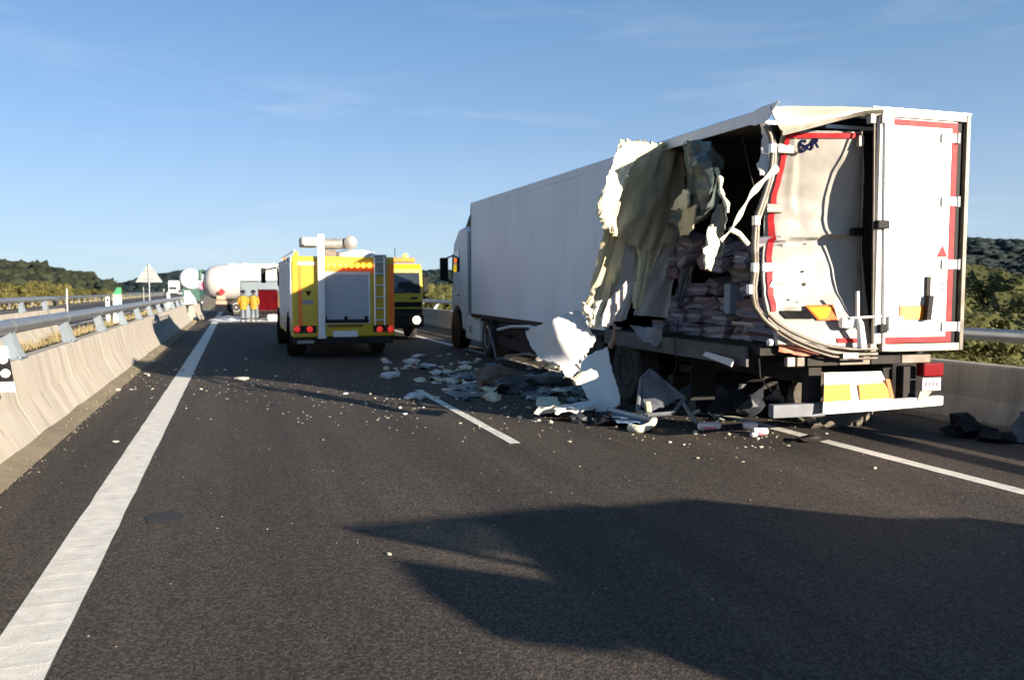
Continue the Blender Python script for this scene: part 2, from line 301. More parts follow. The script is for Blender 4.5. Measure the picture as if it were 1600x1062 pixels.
def link(name, me, parent=None, bevel=0.0, loc=None, rz=0.0):
    o = bpy.data.objects.new(name, me); COL.objects.link(o)
    if parent is not None: o.parent = parent
    if loc is not None: o.location = loc
    if rz: o.rotation_euler.z = rz
    if bevel:
        b = o.modifiers.new('bevel', 'BEVEL'); b.width = bevel; b.segments = 2; b.limit_method = 'ANGLE'; b.angle_limit = R(40); b.harden_normals = False
    return o
def tag(o, label=None, cat=None, group=None, kind=None):
    if label: o['label'] = label
    if cat: o['category'] = cat
    if group: o['group'] = group
    if kind: o['kind'] = kind
    return o
def empty(name, loc, label=None, cat=None, group=None, rz=0.0):
    o = bpy.data.objects.new(name, None); COL.objects.link(o); o.location = loc; o.rotation_euler.z = rz
    o.empty_display_size = 0.2; return tag(o, label, cat, group)
def copy_tree(o, parent=None):
    c = o.copy(); COL.objects.link(c)
    if parent is not None: c.parent = parent
    for ch in list(o.children): copy_tree(ch, c)
    return c
def resample(pts, n):
    pts = [Vector(p) for p in pts]; d = [0]
    for a, b in zip(pts, pts[1:]): d.append(d[-1] + max((b - a).length, 1e-6))
    out = []; k = 0
    for i in range(n):
        t = d[-1] * i / (n - 1)
        while k < len(pts) - 2 and d[k+1] < t: k += 1
        out.append(pts[k].lerp(pts[k+1], (t - d[k]) / (d[k+1] - d[k])))
    return out
def drape(rows, nr, nc, amp=0.03, fr=3.0, jag=0.02, seed=0.0, push=(1, 0.3, 0)):   # rows: few polylines top to bottom -> a fine crumpled grid
    rs = [resample(r, nc) for r in rows]; cols = [resample([r[j] for r in rs], nr) for j in range(nc)]
    out = []; pv = Vector(push)
    for i in range(nr):
        row = []
        for j in range(nc):
            p = cols[j][i].copy(); q = Vector((p.x * fr * 1.4 + seed, p.y * fr * 1.8, p.z * fr * 0.7 + seed * 2.3))
            p += pv * (noise.noise(q) * amp + noise.noise(q * 2.7) * amp * 0.4)
            if i in (0, nr-1) or j in (0, nc-1):
                p += Vector((noise.noise(p * 9 + Vector((seed,)*3)) + noise.noise(p * 31), noise.noise(p * 9 + Vector((seed+5,)*3)) + noise.noise(p * 33), noise.noise(p * 9 + Vector((seed+9,)*3)) + noise.noise(p * 35 + Vector((4,4,4))))) * jag * 0.7
            row.append(p)
        out.append(row)
    return out

def wheel(parent, c, r=0.5, w_=0.28, side=-1, rimmat=None, name='wheel'):     # axle along x; side -1: outer face towards -x
    h = w_ / 2
    tm = MB().lathe([(r*0.56,-h*0.9),(r*0.62,-h),(r*0.9,-h),(r*0.98,-h*0.8),(r,-h*0.45),(r,h*0.45),(r*0.98,h*0.8),(r*0.9,h),(r*0.62,h),(r*0.56,h*0.9)], (0,0,0), 'x', 28)
    for j in range(22):
        a = 2*math.pi*j/22; mtx = Matrix.Rotation(a, 4, 'X')
        tm.box((-h*0.8, -r*0.05, r*0.985), (-h*0.1, r*0.05, r*1.02), 0, mtx); tm.box((h*0.1, -r*0.05, r*0.985), (h*0.8, r*0.05, r*1.02), 0, mtx)
    o = tm.build(name, M_RUBBER, parent, 35, loc=c)
    s = side
    rm = MB().lathe([(r*0.57, s*h*0.75), (r*0.57, s*h*0.95), (r*0.50, s*h*0.97), (r*0.46, s*h*0.45), (r*0.26, s*h*0.35), (r*0.22, s*h*0.8), (r*0.10, s*h*0.9)], (0,0,0), 'x', 24)
    for j in range(8):
        a = 2*math.pi*j/8; rm.cyl((s*h*0.36, math.cos(a)*r*0.32, math.sin(a)*r*0.32), (s*h*0.6, math.cos(a)*r*0.32, math.sin(a)*r*0.32), r*0.035, n=6)
    rm.build('rim', rimmat or M_ALU, o, 35)
    return o

# ------------------------------------------------------------------ the ground and the road
def plane(name, x0, x1, y0, y1, z, m, ny=1, nx=1):
    b = MB(); vs = [(x0+(x1-x0)*i/nx, y0+(y1-y0)*j/ny, z) for j in range(ny+1) for i in range(nx+1)]
    b.add(vs, [(j*(nx+1)+i, j*(nx+1)+i+1, (j+1)*(nx+1)+i+1, (j+1)*(nx+1)+i) for j in range(ny) for i in range(nx)])
    return tag(b.build(name, m), kind='structure')
plane('road', -1.86, 8.75, -20, 420, 0.0, M_ASPH)
plane('opposite_road', -18.2, -6.55, -20, 420, -0.004, M_ASPH2)
o = plane('median', -6.55, -1.86, -20, 420, -0.012, M_DRY)
# ground sheet: level with the road to the left, an embankment that drops away on the right
def gz(x, y):
    if x > 8.9: return -0.06 - 5.2 * (1 - math.exp(-(x - 8.9) / 17.0)) - 0.02 * max(0, x - 60) * 0.0 + noise.noise(Vector((x*0.04, y*0.04, 0))) * 0.5 * min(1, (x-8.9)/15)
    if x < -18.5: return -0.06 + 0.004 * (-18.5 - x) + noise.noise(Vector((x*0.03, y*0.03, 3))) * 0.3 * min(1, (-18.5-x)/15)
    return -0.06
xs = [-3000,-1200,-600,-300,-200,-150,-110,-80,-60,-45,-35,-27,-22,-18.5,8.9,9.6,11,13,16,20,25,31,38,47,58,72,90,115,150,200,300,500,900,1600,3000]
ys = [-200,-60,-20,-8,0,5,10,16,23,31,40,50,62,76,92,110,135,170,220,300,420,700,1200,2000,3500]
gm = MB(); nx = len(xs)
gm.add([(x, y, gz(x, y)) for y in ys for x in xs], [(j*nx+i, j*nx+i+1, (j+1)*nx+i+1, (j+1)*nx+i) for j in range(len(ys)-1) for i in range(nx-1)])
tag(gm.build('ground', M_GROUND, smooth=60), kind='structure')

# painted markings
XL, XD, XR = -0.97, 2.90, 6.22
def strip(name, x0, x1, y0, y1, z=0.004, ribs=False):
    b = MB(); n = max(2, int((y1-y0)/0.35))
    vs = []
    for k in range(n+1):
        y = y0 + (y1-y0)*k/n
        vs += [(x0 + noise.noise(Vector((x0*7, y*3.1, 1)))*0.009, y, z), (x1 + noise.noise(Vector((x1*7, y*3.1, 4)))*0.009, y, z)]
    b.add(vs, [(2*k, 2*k+1, 2*k+3, 2*k+2) for k in range(n)])
    if ribs:
        y = y0
        while y < min(y1, 26):
            b.prism([(y, z-0.002), (y+0.02, z+0.0008), (y+0.05, z+0.0008), (y+0.07, z-0.002)], 'x', x0+0.012, x1-0.012); y += 0.25
    return tag(b.build(name, M_LINE), kind='structure')
strip('edge_line', XL-0.15, XL+0.15, -6, 400, ribs=True)
strip('edge_line', XR-0.085, XR+0.085, -6, 400)
for k in range(-1, 12):
    strip('lane_dash', XD-0.06, XD+0.06, 8.2+17*k, 13.15+17*k)
strip('edge_line', -7.35, -7.2, -6, 400); strip('edge_line', -16.2, -16.05, -6, 400)

# dark stain on the asphalt
c = at(256, 808)
b = MB(); b.add([(0,0,0)] + [(math.cos(t)*0.13*(1+0.25*noise.noise(Vector((math.cos(t)*2,math.sin(t)*2,9)))), math.sin(t)*0.16*(1+0.3*noise.noise(Vector((math.cos(t)*2,math.sin(t)*2,2)))), 0) for t in [2*math.pi*k/26 for k in range(26)]], [(0, 1+k, 1+(k+1)%26) for k in range(26)])
o = b.build('oil_stain', M_STAIN, loc=(c.x, c.y, 0.004)); tag(o, kind='structure')

# ------------------------------------------------------------------ hills with forest
def interp(tab, x):
    if x <= tab[0][0]: return tab[0][1]
    for (a, p), (b_, q) in zip(tab, tab[1:]):
        if x <= b_: return p + (q-p)*(x-a)/(b_-a)
    return tab[-1][1]
def skyline(pts): return [elev(u, v) for u, v in pts]
def hill(name, tab, r0, r1, a0, a1, canopy, na=90, nr=14):
    prof = lambda s: (math.sin((s - 0.5) * math.pi) + 1) / 2
    def h(a, s):
        r = r0 + (r1 - r0) * s; top = interp(tab, a) * r1 - canopy + HC
        z = -6 + (top + 6) * prof(s)
        z += noise.noise(Vector((math.sin(a)*r*0.012, math.cos(a)*r*0.012, 5))) * 0.05 * r1 * 0.12 * math.sin(s*math.pi)
        return r, z
    b = MB(); vs = []
    for i in range(nr+5):
        s = min(1.0, i / nr)
        for j in range(na+1):
            a = a0 + (a1-a0)*j/na; r, z = h(a, s)
            if i > nr: r += (i-nr) * r1 * 0.12; z -= (i-nr)**2 * 2.0 + 1
            vs.append((math.sin(a)*r, math.cos(a)*r, z))
    b.add(vs, [(i*(na+1)+j, i*(na+1)+j+1, (i+1)*(na+1)+j+1, (i+1)*(na+1)+j) for i in range(nr+4) for j in range(na)])
    tag(b.build(name, M_HILL, smooth=60), kind='structure')
    return h
def ico(sub):
    bm = bmesh.new(); bmesh.ops.create_icosphere(bm, subdivisions=sub, radius=1.0)
    v = np.array([p.co[:] for p in bm.verts]); f = np.array([[q.index for q in p.verts] for p in bm.faces]); bm.free(); return v, f
IV, IF = ico(2)
BLOBS = []
for k in range(6):
    d = np.array([1 + 0.8*noise.noise(Vector(p*1.9)+Vector((k*7.1,0,0))) + 0.7*noise.noise(Vector(p*5.2)+Vector((k*3.3,9,0))) for p in IV])
    BLOBS.append(IV * d[:, None])
I1V, I1F = ico(1)
BLOB1 = [I1V * np.array([1 + 1.0*noise.noise(Vector(p*2.3)+Vector((k*7.1,0,0))) + 0.5*noise.noise(Vector(p*5)+Vector((0,k*7.1,0))) for p in I1V])[:, None] for k in range(6)]
def forest(name, spots, m, label=None, lod=0):
    V, Fc, o = [], [], 0; BL, IFx = (BLOB1, I1F) if lod else (BLOBS, IF)
    for (x, y, z, r, hh) in spots:
        t = random.random()*6.28; v = BL[random.randrange(6)]
        c, s = math.cos(t), math.sin(t); q = np.stack([(v[:,0]*c - v[:,1]*s)*r + x, (v[:,0]*s + v[:,1]*c)*r + y, v[:,2]*hh + z], 1)
        V.append(q); Fc.append(IFx + o); o += len(v)
    V = np.concatenate(V); Fc = np.concatenate(Fc)
    me = bpy.data.meshes.new(name); me.vertices.add(len(V)); me.vertices.foreach_set('co', V.ravel())
    me.loops.add(len(Fc)*3); me.loops.foreach_set('vertex_index', Fc.ravel()); me.polygons.add(len(Fc))
    me.polygons.foreach_set('loop_start', np.arange(len(Fc))*3); me.polygons.foreach_set('loop_total', np.full(len(Fc), 3))
    me.materials.append(m); me.update(); me.validate()
    return tag(link(name, me), label, kind='stuff')
A0, A1 = R(-24), R(62)
near_tab = skyline([(-300,392),(-120,402),(0,412),(30,414),(60,419),(85,423),(100,429),(125,431),(150,437),(170,444),(190,452),(215,462)])
far_tab = skyline([(-300,430),(60,436),(150,441),(185,440),(205,436),(230,429),(260,424),(290,420),(330,421),(430,424),(560,420),(700,419),(900,410),(1200,388),(1400,372),(1500,368),(1540,370),(1600,373),(1750,370),(2200,385)])
ha = hill('left_hill', near_tab, 150, 240, R(-42), elev(212, 450)[0], 2.2, 50)
hb = hill('far_hills', far_tab, 330, 620, R(-42), R(85), 3.0, 150, 16)
sp = []
aN = elev(206, 450)[0]
for k in range(2400):
    a = R(-24) + (aN - R(-24))*random.random(); s = random.random()**0.6; r, z = ha(a, s)
    if interp(near_tab, a)*240 < 0.4: continue
    q = random.choice([random.uniform(0.5,1.1), random.uniform(0.9, 2.3)]); sp.append((math.sin(a)*r, math.cos(a)*r, z+q*0.5, q*1.15, q))
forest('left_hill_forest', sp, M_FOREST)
sp = []
for k in range(9000):
    a = R(-22) + (R(60)-R(-22))*random.random(); s = random.random()**0.7; r, z = hb(a, s)
    q = random.choice([random.uniform(0.8,1.8), random.uniform(1.4, 3.6)]); sp.append((math.sin(a)*r, math.cos(a)*r, z+q*0.15, q*1.35, q*0.55))
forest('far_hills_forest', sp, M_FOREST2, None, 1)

# ------------------------------------------------------------------ shrubs and trees
def crown_mesh(name, n, seed, rx, rz, leaf, m, lobes=9, z0=0.0):
    rnd = random.Random(seed); b = MB()
    L = []
    for k in range(lobes):
        t = rnd.random()*6.28; q = math.sqrt(rnd.random())*0.62
        L.append((Vector((math.cos(t)*rx*q, math.sin(t)*rx*q, z0 + rz*rnd.uniform(0.45, 1.5))), rnd.uniform(0.32, 0.55)*rx))
    vs, fs = [], []
    for k in range(n):
        c, r_ = L[rnd.randrange(lobes)]
        d = Vector((rnd.gauss(0,1), rnd.gauss(0,1), rnd.gauss(0,1))).normalized()
        p = c + Vector((d.x, d.y, d.z*0.85)) * r_ * rnd.uniform(0.62, 1.06)
        if p.z < 0.02: p.z = abs(p.z) + 0.02
        nn = (d + Vector((rnd.uniform(-1,1), rnd.uniform(-1,1), rnd.uniform(-0.4,1)))*0.7).normalized()
        a = nn.orthogonal().normalized(); c2 = nn.cross(a); s = leaf*rnd.uniform(0.6, 1.5); o = len(vs)
        vs += [p - a*s, p - c2*s*0.55, p + a*s + nn*s*0.2, p + c2*s*0.55]; fs.append((o, o+1, o+2, o+3))
    for c, r_ in L:                                    # twiggy heart of each clump
        q = BLOBS[rnd.randrange(6)]*r_*0.66; o = len(vs); vs += [Vector(p)+c for p in q]; fs += [tuple(int(i)+o for i in f) for f in IF]
    b.add(vs, fs); return b.build(name, m, mesh_only=True)
def trunk_mesh(h, r):
    b = MB(); b.tube([(0,0,-0.3),(0.05*h,0.02*h,h*0.35),(0.02*h,-0.03*h,h*0.7),(0.06*h,0.02*h,h)], [r, r*0.8, r*0.55, r*0.3], 8)
    for k in range(4):
        t = k*1.7+0.4; b.tube([(0.04*h,0,h*(0.4+0.1*k)), (math.cos(t)*h*0.25, math.sin(t)*h*0.25, h*(0.65+0.1*k))], [r*0.4, r*0.15], 6)
    return b.build('trunk', M_BARK, mesh_only=True)
SHR = [crown_mesh('crown', 3000, k, 1.5, 1.15, 0.08, M_LEAF, 9) for k in range(3)]
TRE = [crown_mesh('crown', 9000, 20+k, 2.1, 1.75, 0.062, M_LEAF2, 15, 1.3) for k in range(3)]
STEMS = trunk_mesh(1.1, 0.07); TRUNK = trunk_mesh(3.3, 0.14)
def plant(kind, x, y, z, s, label, group):
    e = empty(kind, (x, y, z), label, 'tree' if 'tree' in kind else 'shrub', group, random.random()*6.28); e.scale = (s*random.uniform(0.9,1.15), s*random.uniform(0.9,1.15), s*random.uniform(0.88,1.12))
    big = 'tree' in kind
    link('trunk' if big else 'stem', TRUNK if big else STEMS, e); link('crown', random.choice(TRE if big else SHR), e); return e
# belt of shrubs along the far side of the opposite carriageway
for k in range(64):
    t = k/63; u = -40 + 262*t + random.uniform(-4, 4); D = random.uniform(62, 92) + 70*t + (25 if k % 3 == 0 else 0)
    p = at(u, 460, y=D)
    if p.x > -19.5: continue
    vtop = interp([(-40,430),(40,433),(90,434),(110,446),(150,440),(185,447),(215,450),(230,452)], u) + random.uniform(0, 9)
    top = at(u, vtop, y=D).z; z = gz(p.x, p.y) - 0.1
    plant('roadside_shrub', p.x, p.y, z, max(0.35, (top - z)/2.75), 'olive green shrub in the belt beyond the opposite carriageway', 'shrubs beyond the opposite carriageway')
# trees down the embankment on the right
for k in range(46):
    u = random.uniform(1380, 1720); D = 12 + 40*(k/45)**1.3; a = elev(u, 500)[0]
    dist = random.uniform(16, 24) + 46*(k/45)
    x, y = math.sin(a)*dist, math.cos(a)*dist
    if x < 11.5: continue
    z = gz(x, y) - 0.2; top = HC + (random.uniform(-0.08, 0.004) if dist < 45 else random.uniform(-0.01, 0.012))*dist
    plant('pine_tree', x, y, z, max(0.6, (top - z)/4.6), 'olive green tree on the embankment behind the right barrier', 'trees below the right barrier')
for k in range(12):                                    # lit trees seen between the fire engine and the lorry cab
    u = random.uniform(640, 720); dist = random.uniform(48, 85); a = elev(u, 500)[0]; x, y = math.sin(a)*dist, math.cos(a)*dist
    z = gz(x, y) - 0.2; top = HC + random.uniform(-0.012, 0.011)*dist
    plant('yellow_green_tree', x, y, z, max(0.6, (top - z)/4.6), 'yellow green tree behind the barrier between fire engine and lorry cab', 'trees beside the lorry cab')
for k in range(16):                                    # more trees further along both sides
    u = 740 + 45*k; dist = random.uniform(30, 60); a = elev(u, 500)[0]; x, y = math.sin(a)*dist, math.cos(a)*dist
    if x < 12: continue
    z = gz(x, y) - 0.2; top = HC + random.uniform(-0.03, 0.008)*dist
    plant('pine_tree', x, y, z, max(0.6, (top - z)/4.6), 'olive green tree on the embankment behind the right barrier', 'trees below the right barrier')

# house among the trees
p = Vector((math.sin(elev(1592, 450)[0])*150, math.cos(elev(1592, 450)[0])*150, 0))
e = empty('country_house', (p.x, p.y, -3.0), 'ochre house with terracotta roof at the foot of the right hill', 'house', rz=R(-35))
MB().box((-5, -3, 0), (7, 4, 4.6)).build('wall', M_PLASTER, e)
rf = MB().prism([(-3.6, 4.6), (4.6, 4.6), (0.5, 6.3)], 'x', -5.5, 7.5).build('roof', M_TERRA, e)
MB().box((2, 0.6, 5.4), (2.7, 1.3, 6.9)).build('chimney', M_PLASTER, rf)
for x in (-3, 0.5, 4):
    wd = MB().box((x, -3.06, 1.2), (x+1.1, -2.98, 2.7)).build('window', M_GLASS, e); MB().box((x-0.1, -3.1, 1.08), (x+1.2, -2.99, 1.2)).build('sill', M_PLASTER, wd)

# ------------------------------------------------------------------ barriers
def jersey(y0, y1, xface, side=1, hgt=0.88, notch=True, m=None):      # side +1: road face towards +x
    prof = [(0,0),(0,0.07),(-0.19,0.43),(-0.27,hgt-0.03),(-0.29,hgt),(-0.44,hgt),(-0.46,hgt-0.03),(-0.54,0.43),(-0.73,0.07),(-0.73,0)]
    b = MB(); secs = []; n = 12 if notch else 4; ys_ = []
    for k in range(n+1): ys_.append((y0 + 0.012 + (y1-y0-0.024)*k/n, 0))
    if notch:
        for q in (0.34, 0.67):
            c = y0 + (y1-y0)*q; ys_ += [(c-0.0075, 0), (c-0.006, 1), (c+0.006, 1), (c+0.0075, 0)]
    ys_.sort()
    for y, f in ys_:
        s_ = []
        for k, (px, pz) in enumerate(prof):
            d = noise.noise(Vector((k*1.7, y*1.4, xface)))*0.002
            if f and k in (1, 2): d -= 0.045
            s_.append((xface + side*(px + d), y, pz))
        secs.append(s_)
    return b.loft(secs).build('concrete_barrier', m or M_CONC, bevel=0.003)
ORD = ['zeroth','first','second','third','fourth','fifth','sixth','seventh','eighth','ninth','tenth','eleventh','twelfth','thirteenth','fourteenth','fifteenth','sixteenth','seventeenth','eighteenth','nineteenth']
y = 0.80 - 3.1*2
k = 0
while y < 43.5:
    o = jersey(y, y+3.1, -2.10, notch=False)
    for q in (0.34, 0.67):
        c_ = y + 3.1*q + random.uniform(-.05, .05); MB().loft([[(-2.10+0.002, c_-0.006, 0.06), (-2.10+0.002, c_+0.006, 0.06), (-2.11, c_+0.006, 0.06), (-2.11, c_-0.006, 0.06)], [(-2.287, c_-0.006, 0.432), (-2.287, c_+0.006, 0.432), (-2.299, c_+0.006, 0.432), (-2.299, c_-0.006, 0.432)]]).build('joint', M_JOINT, o)
    n_ = round((y-7.0)/3.1)
    lab = 'tan concrete barrier segment with the black and white marker panel in front' if n_ == 0 else 'tan left barrier segment, %s beyond the one with the marker panel' % ORD[n_] if n_ > 0 else 'tan left barrier segment, %s before the one with the marker panel' % ORD[-n_]
    tag(o, lab, 'concrete barrier', 'left concrete barrier segments')
    y += 3.1; k += 1
for j, (dx, dy, rz) in enumerate([(0.25, 46.2, -0.10), (0.1, 49.6, 0.03), (0, 53, 0), (0, 56.1, 0)]):
    o = jersey(0, 3.1, 0); o.location = (-2.1+dx, dy, 0); o.rotation_euler.z = rz
    tag(o, 'knocked askew concrete barrier segment after the gap near the tanker' if j == 0 else 'concrete barrier segment beyond the gap beside the tanker', 'concrete barrier', None if j == 0 else 'barrier segments past the gap')
for k in range(14):
    o = jersey(-8.6 + 3.1*k - 0.4, -5.5 + 3.1*k - 0.4, -5.85, 1, 0.98)
    tag(o, 'weathered median barrier segment across from the near rail, %s from its far end' % ORD[14-k], 'concrete barrier', 'median concrete barrier segments')
def rightbar(y0, y1):
    prof = [(8.60,0),(8.60,0.08),(8.74,0.34),(8.80,0.73),(8.82,0.76),(9.05,0.76),(9.07,0.73),(9.12,0)]
    b = MB(); secs = []
    for k in range(9):
        y_ = y0+0.01+(y1-y0-0.02)*k/8; secs.append([(px+noise.noise(Vector((i*2., y_*1.3, 8)))*0.008, y_, pz) for i, (px, pz) in enumerate(prof)])
    return b.loft(secs).build('concrete_barrier', M_CONC2, bevel=0.01)
for k in range(18):
    o = rightbar(-6 + 6.2*k, 0.2 + 6.2*k)
    tag(o, 'stained grey concrete barrier along the right shoulder, %s section from the near end' % ORD[k+1], 'concrete barrier', 'right concrete barrier sections')

# steel pipe rails carried on brackets above the barriers
def pipe_rail(name, x, zc, r_, y0, y1, posts, foot, fx, label, taper=False, step=3.25, first=1.5):
    e = empty(name, (0, 0, 0), label, 'guard rail')
    y = y0
    while y < y1 - 0.1:
        q = min(y+step, y1); b = MB()
        last = taper and q >= y1 - 0.1
        pts = [(x, y+0.004, zc), (x, q-0.004, zc)] if not last else [(x, y, zc), (x, q-0.9, zc), (x+0.05, q-0.4, zc-0.05), (x-0.02, q, zc-0.22)]
        b.tube(pts, r_, 18); b.build('rail', M_STEEL, e, 40)
        c = MB().lathe([(r_+0.001,-0.13),(r_+0.007,-0.12),(r_+0.007,0.12),(r_+0.001,0.13)], (x, y+0.02, zc), 'y', 18)
        for s_ in (-0.07, 0.07): c.cyl((x+r_*0.9, y+s_, zc+0.02), (x+r_+0.018, y+s_, zc+0.02), 0.013, n=6)
        c.build('sleeve', M_STEEL, e, 40); y = q
    for p_ in posts:
        b = MB(); d = fx - x
        for s_, wd in ((-1, 0.008), (1, 0.008)):
            b.loft([[(x+d*t - hw, p_ + s_*0.085*(1+0.5*t), z_), (x+d*t + hw, p_ + s_*0.085*(1+0.5*t), z_), (x+d*t + hw, p_ + s_*0.085*(1+0.5*t) + s_*wd, z_), (x+d*t - hw, p_ + s_*0.085*(1+0.5*t) + s_*wd, z_)]
                    for t, z_, hw in ((1.0, foot, 0.085), (0.75, foot+(zc-foot)*0.25, 0.065), (0.4, foot+(zc-foot)*0.55, 0.06), (0.0, zc-r_*0.6, 0.07))])
        b.loft([[(x+d*t - 0.006, p_ - 0.085*(1+0.5*t), z_), (x+d*t + 0.006, p_ - 0.085*(1+0.5*t), z_), (x+d*t + 0.006, p_ + 0.085*(1+0.5*t), z_), (x+d*t - 0.006, p_ + 0.085*(1+0.5*t), z_)]
                for t, z_ in ((1.0, foot), (0.75, foot+(zc-foot)*0.25), (0.4, foot+(zc-foot)*0.55), (0.0, zc-r_*0.6))])
        b.box((fx-0.09, p_-0.16, foot+0.001), (fx+0.09, p_+0.16, foot+0.014)); 
        for s1 in (-0.06, 0.06): b.cyl((fx+s1, p_-0.14, foot+0.01), (fx+s1, p_-0.14, foot+0.035), 0.014, n=6); b.cyl((fx+s1, p_+0.14, foot+0.01), (fx+s1, p_+0.14, foot+0.035), 0.014, n=6)
        b.build('bracket', M_POST, e)
    return e
pipe_rail('pipe_rail', -2.55, 1.25, 0.088, -2.0, 45.5, [1.05+3.25*k for k in range(14)], 0.88, -2.45, 'grey steel pipe rail on brackets above the left concrete barrier')
pipe_rail('pipe_rail', -6.25, 1.36, 0.085, -4.0, 33.6, [-1.0+3.25*k for k in range(11)], 0.98, -6.2, 'grey steel pipe rail with a bent down end across the median', True)
pipe_rail('pipe_rail', 9.15, 1.11, 0.085, -6, 90, [1.2+3.25*k for k in range(20) if k != 2], 0.76, 8.96, 'grey steel pipe rail behind the right concrete barrier')
# corrugated guard rail on the far side of the opposite road
e = empty('beam_guard_rail', (-18.0, 0, 0), 'long corrugated guard rail beyond the opposite carriageway', 'guard rail')
wp = [(0,0.60),(0.06,0.64),(0.06,0.69),(0,0.74),(0,0.78),(0.06,0.83),(0.06,0.88),(0,0.92)]
for k in range(30):
    y0 = 8*k
    MB().loft([[(p[0], yy, p[1]) for p in wp] + [(p[0]-0.006, yy, p[1]) for p in reversed(wp)] for yy in (y0+0.01, y0+7.99)]).build('beam', M_STEEL, e)
    MB().box((-0.14, y0+2, -0.05), (-0.03, y0+2.08, 0.86)).build('post', M_STEEL, e)
    MB().box((-0.14, y0+6, -0.05), (-0.03, y0+6.08, 0.86)).build('post', M_STEEL, e)

# ------------------------------------------------------------------ small roadside furniture
def quadpanel(P4, th): return MB().sheet([[P4[0], P4[1]], [P4[3], P4[2]]], th)
# black and white marker panel with two round reflectors in front of the left barrier
pm = at(18, 573, y=9.16); pw = 0.36
e = empty('edge_marker', (pm.x - pw/2, 9.16, 0), 'black and white marker panel with two round white reflectors at the left edge', 'road marker')
tl = lambda z: 0.13*(0.90 - z)                          # the panel leans a little
def mpan(z0, z1, y0, y1, g=0.0): return MB().loft([[(-pw/2-g+tl(z), y0, z), (pw/2+g+tl(z), y0, z), (pw/2+g+tl(z), y1, z), (-pw/2-g+tl(z), y1, z)] for z in (z0, z1)])
mpan(0.67, 1.13, -0.006, 0.006).build('panel', M_WPAINT, e, bevel=0.003)
mpan(0.775, 1.015, -0.010, -0.0065, 0.002).build('black_band', M_BLACK, e)
for u, v in ((4.8, 561.5), (8.7, 583)):
    q = at(u, v, y=9.15) - e.location; MB().lathe([(0.043,-0.011),(0.043,-0.018),(0.037,-0.022),(0.013,-0.022),(0.011,-0.019)], (q.x, 0, q.z), 'y', 20).build('reflector', M_WPAINT, e, 40)
MB().box((-0.05, 0.008, 0.30), (-0.01, 0.03, 1.08)).build('post', M_STEEL, e)
# triangular sign seen from behind
pc = at(233, 441, y=45)
e = empty('triangle_sign', (pc.x, 45, -0.05), 'triangular road sign seen from its grey back on a pole in the median', 'road sign')
MB().loft([[(-0.60, t, 2.10), (0.60, t, 2.10), (0.63, t, 2.14), (0.03, t, 3.04), (-0.03, t, 3.04), (-0.63, t, 2.14)] for t in (0.03, 0.045)]).build('sign_plate', M_SIGNB, e)
MB().cyl((0, 0, 0), (0, 0, 3.02), 0.035, n=12).build('pole', M_STEEL, e, 40)
for z in (2.3, 2.7): MB().box((-0.22, 0.0, z-0.025), (0.22, 0.03, z+0.025)).build('bracket', M_STEEL, e)
# kilometre marker with green cap
def marker(name, u, v0, D, h, w_, cap, label, cat, group=None):
    p_ = at(u, v0, y=D); e = empty(name, (p_.x, D, p_.z - h), label, cat, group)
    MB().loft([[(-w_/2, -w_*0.2, z), (w_/2, -w_*0.2, z), (w_*0.42, w_*0.25, z), (-w_*0.42, w_*0.25, z)] for z in (-0.6, h*0.72 if cap else h*0.93)] + ([] if cap else [[(-w_/4, -w_*0.2, h), (w_/4, -w_*0.2, h), (w_*0.2, w_*0.25, h), (-w_*0.2, w_*0.25, h)]])).build('body', M_WPAINT, e, bevel=0.01)
    if cap:
        MB().loft([[(-w_*0.52, -w_*0.22, z), (w_*0.52, -w_*0.22, z), (w_*0.44, w_*0.27, z), (-w_*0.44, w_*0.27, z)] for z in (h*0.72,)] + [[(w_*0.0, -w_*0.2, h), (w_*0.5, -w_*0.2, h), (w_*0.42, w_*0.25, h), (w_*0.0, w_*0.25, h)]]).build('green_cap', M_GREEN, e)
        MB().box((-w_*0.51, -w_*0.23, h*0.62), (w_*0.51, -w_*0.205, h*0.70)).build('band', M_RUST, e)
    else: MB().box((-w_*0.3, -w_*0.23, h*0.68), (w_*0.3, -w_*0.205, h*0.85)).build('reflector', M_BLACK, e)
    return e
marker('road_marker', 183, 449, 40, 1.15, 0.36, True, 'white road marker with green cap behind the left pipe rail', 'road marker')
marker('delineator_post', 168, 463, 42, 0.75, 0.17, False, 'small white delineator post left of the green capped marker', 'road marker')
marker('delineator_post', 263, 456, 80, 0.9, 0.25, False, 'small white delineator post just left of the oncoming white lorry', 'road marker')
for u, v, D, lab in ((104, 451, 30, 'thin pale pole at the end of the median pipe rail'), (256, 451, 62, 'thin pale pole between the triangle sign and the oncoming lorry'), (224, 448, 120, 'thin pale pole beyond the opposite road left of the triangle sign')):
    p_ = at(u, v, y=D); tag(MB().cyl((0,0,-0.1), (0,0,p_.z), 0.022 + 0.0002*D, n=8).build('thin_pole', M_SIGNB, loc=(p_.x, D, 0)), lab, 'pole')
# white end piece on the last left barrier
p_ = at(298, 470, y=47.2)
tag(MB().loft([[(-0.28, t, 0), (0.34, t, 0.02), (0.28, t, 0.32), (0.0, t, 0.72), (-0.24, t, 0.74)] for t in (-0.05, 0.05)]).build('barrier_end_panel', M_WPAINT, loc=(p_.x, 46.0, 0.885), bevel=0.01), 'white angular panel standing at the end of the left barrier', 'road marker')

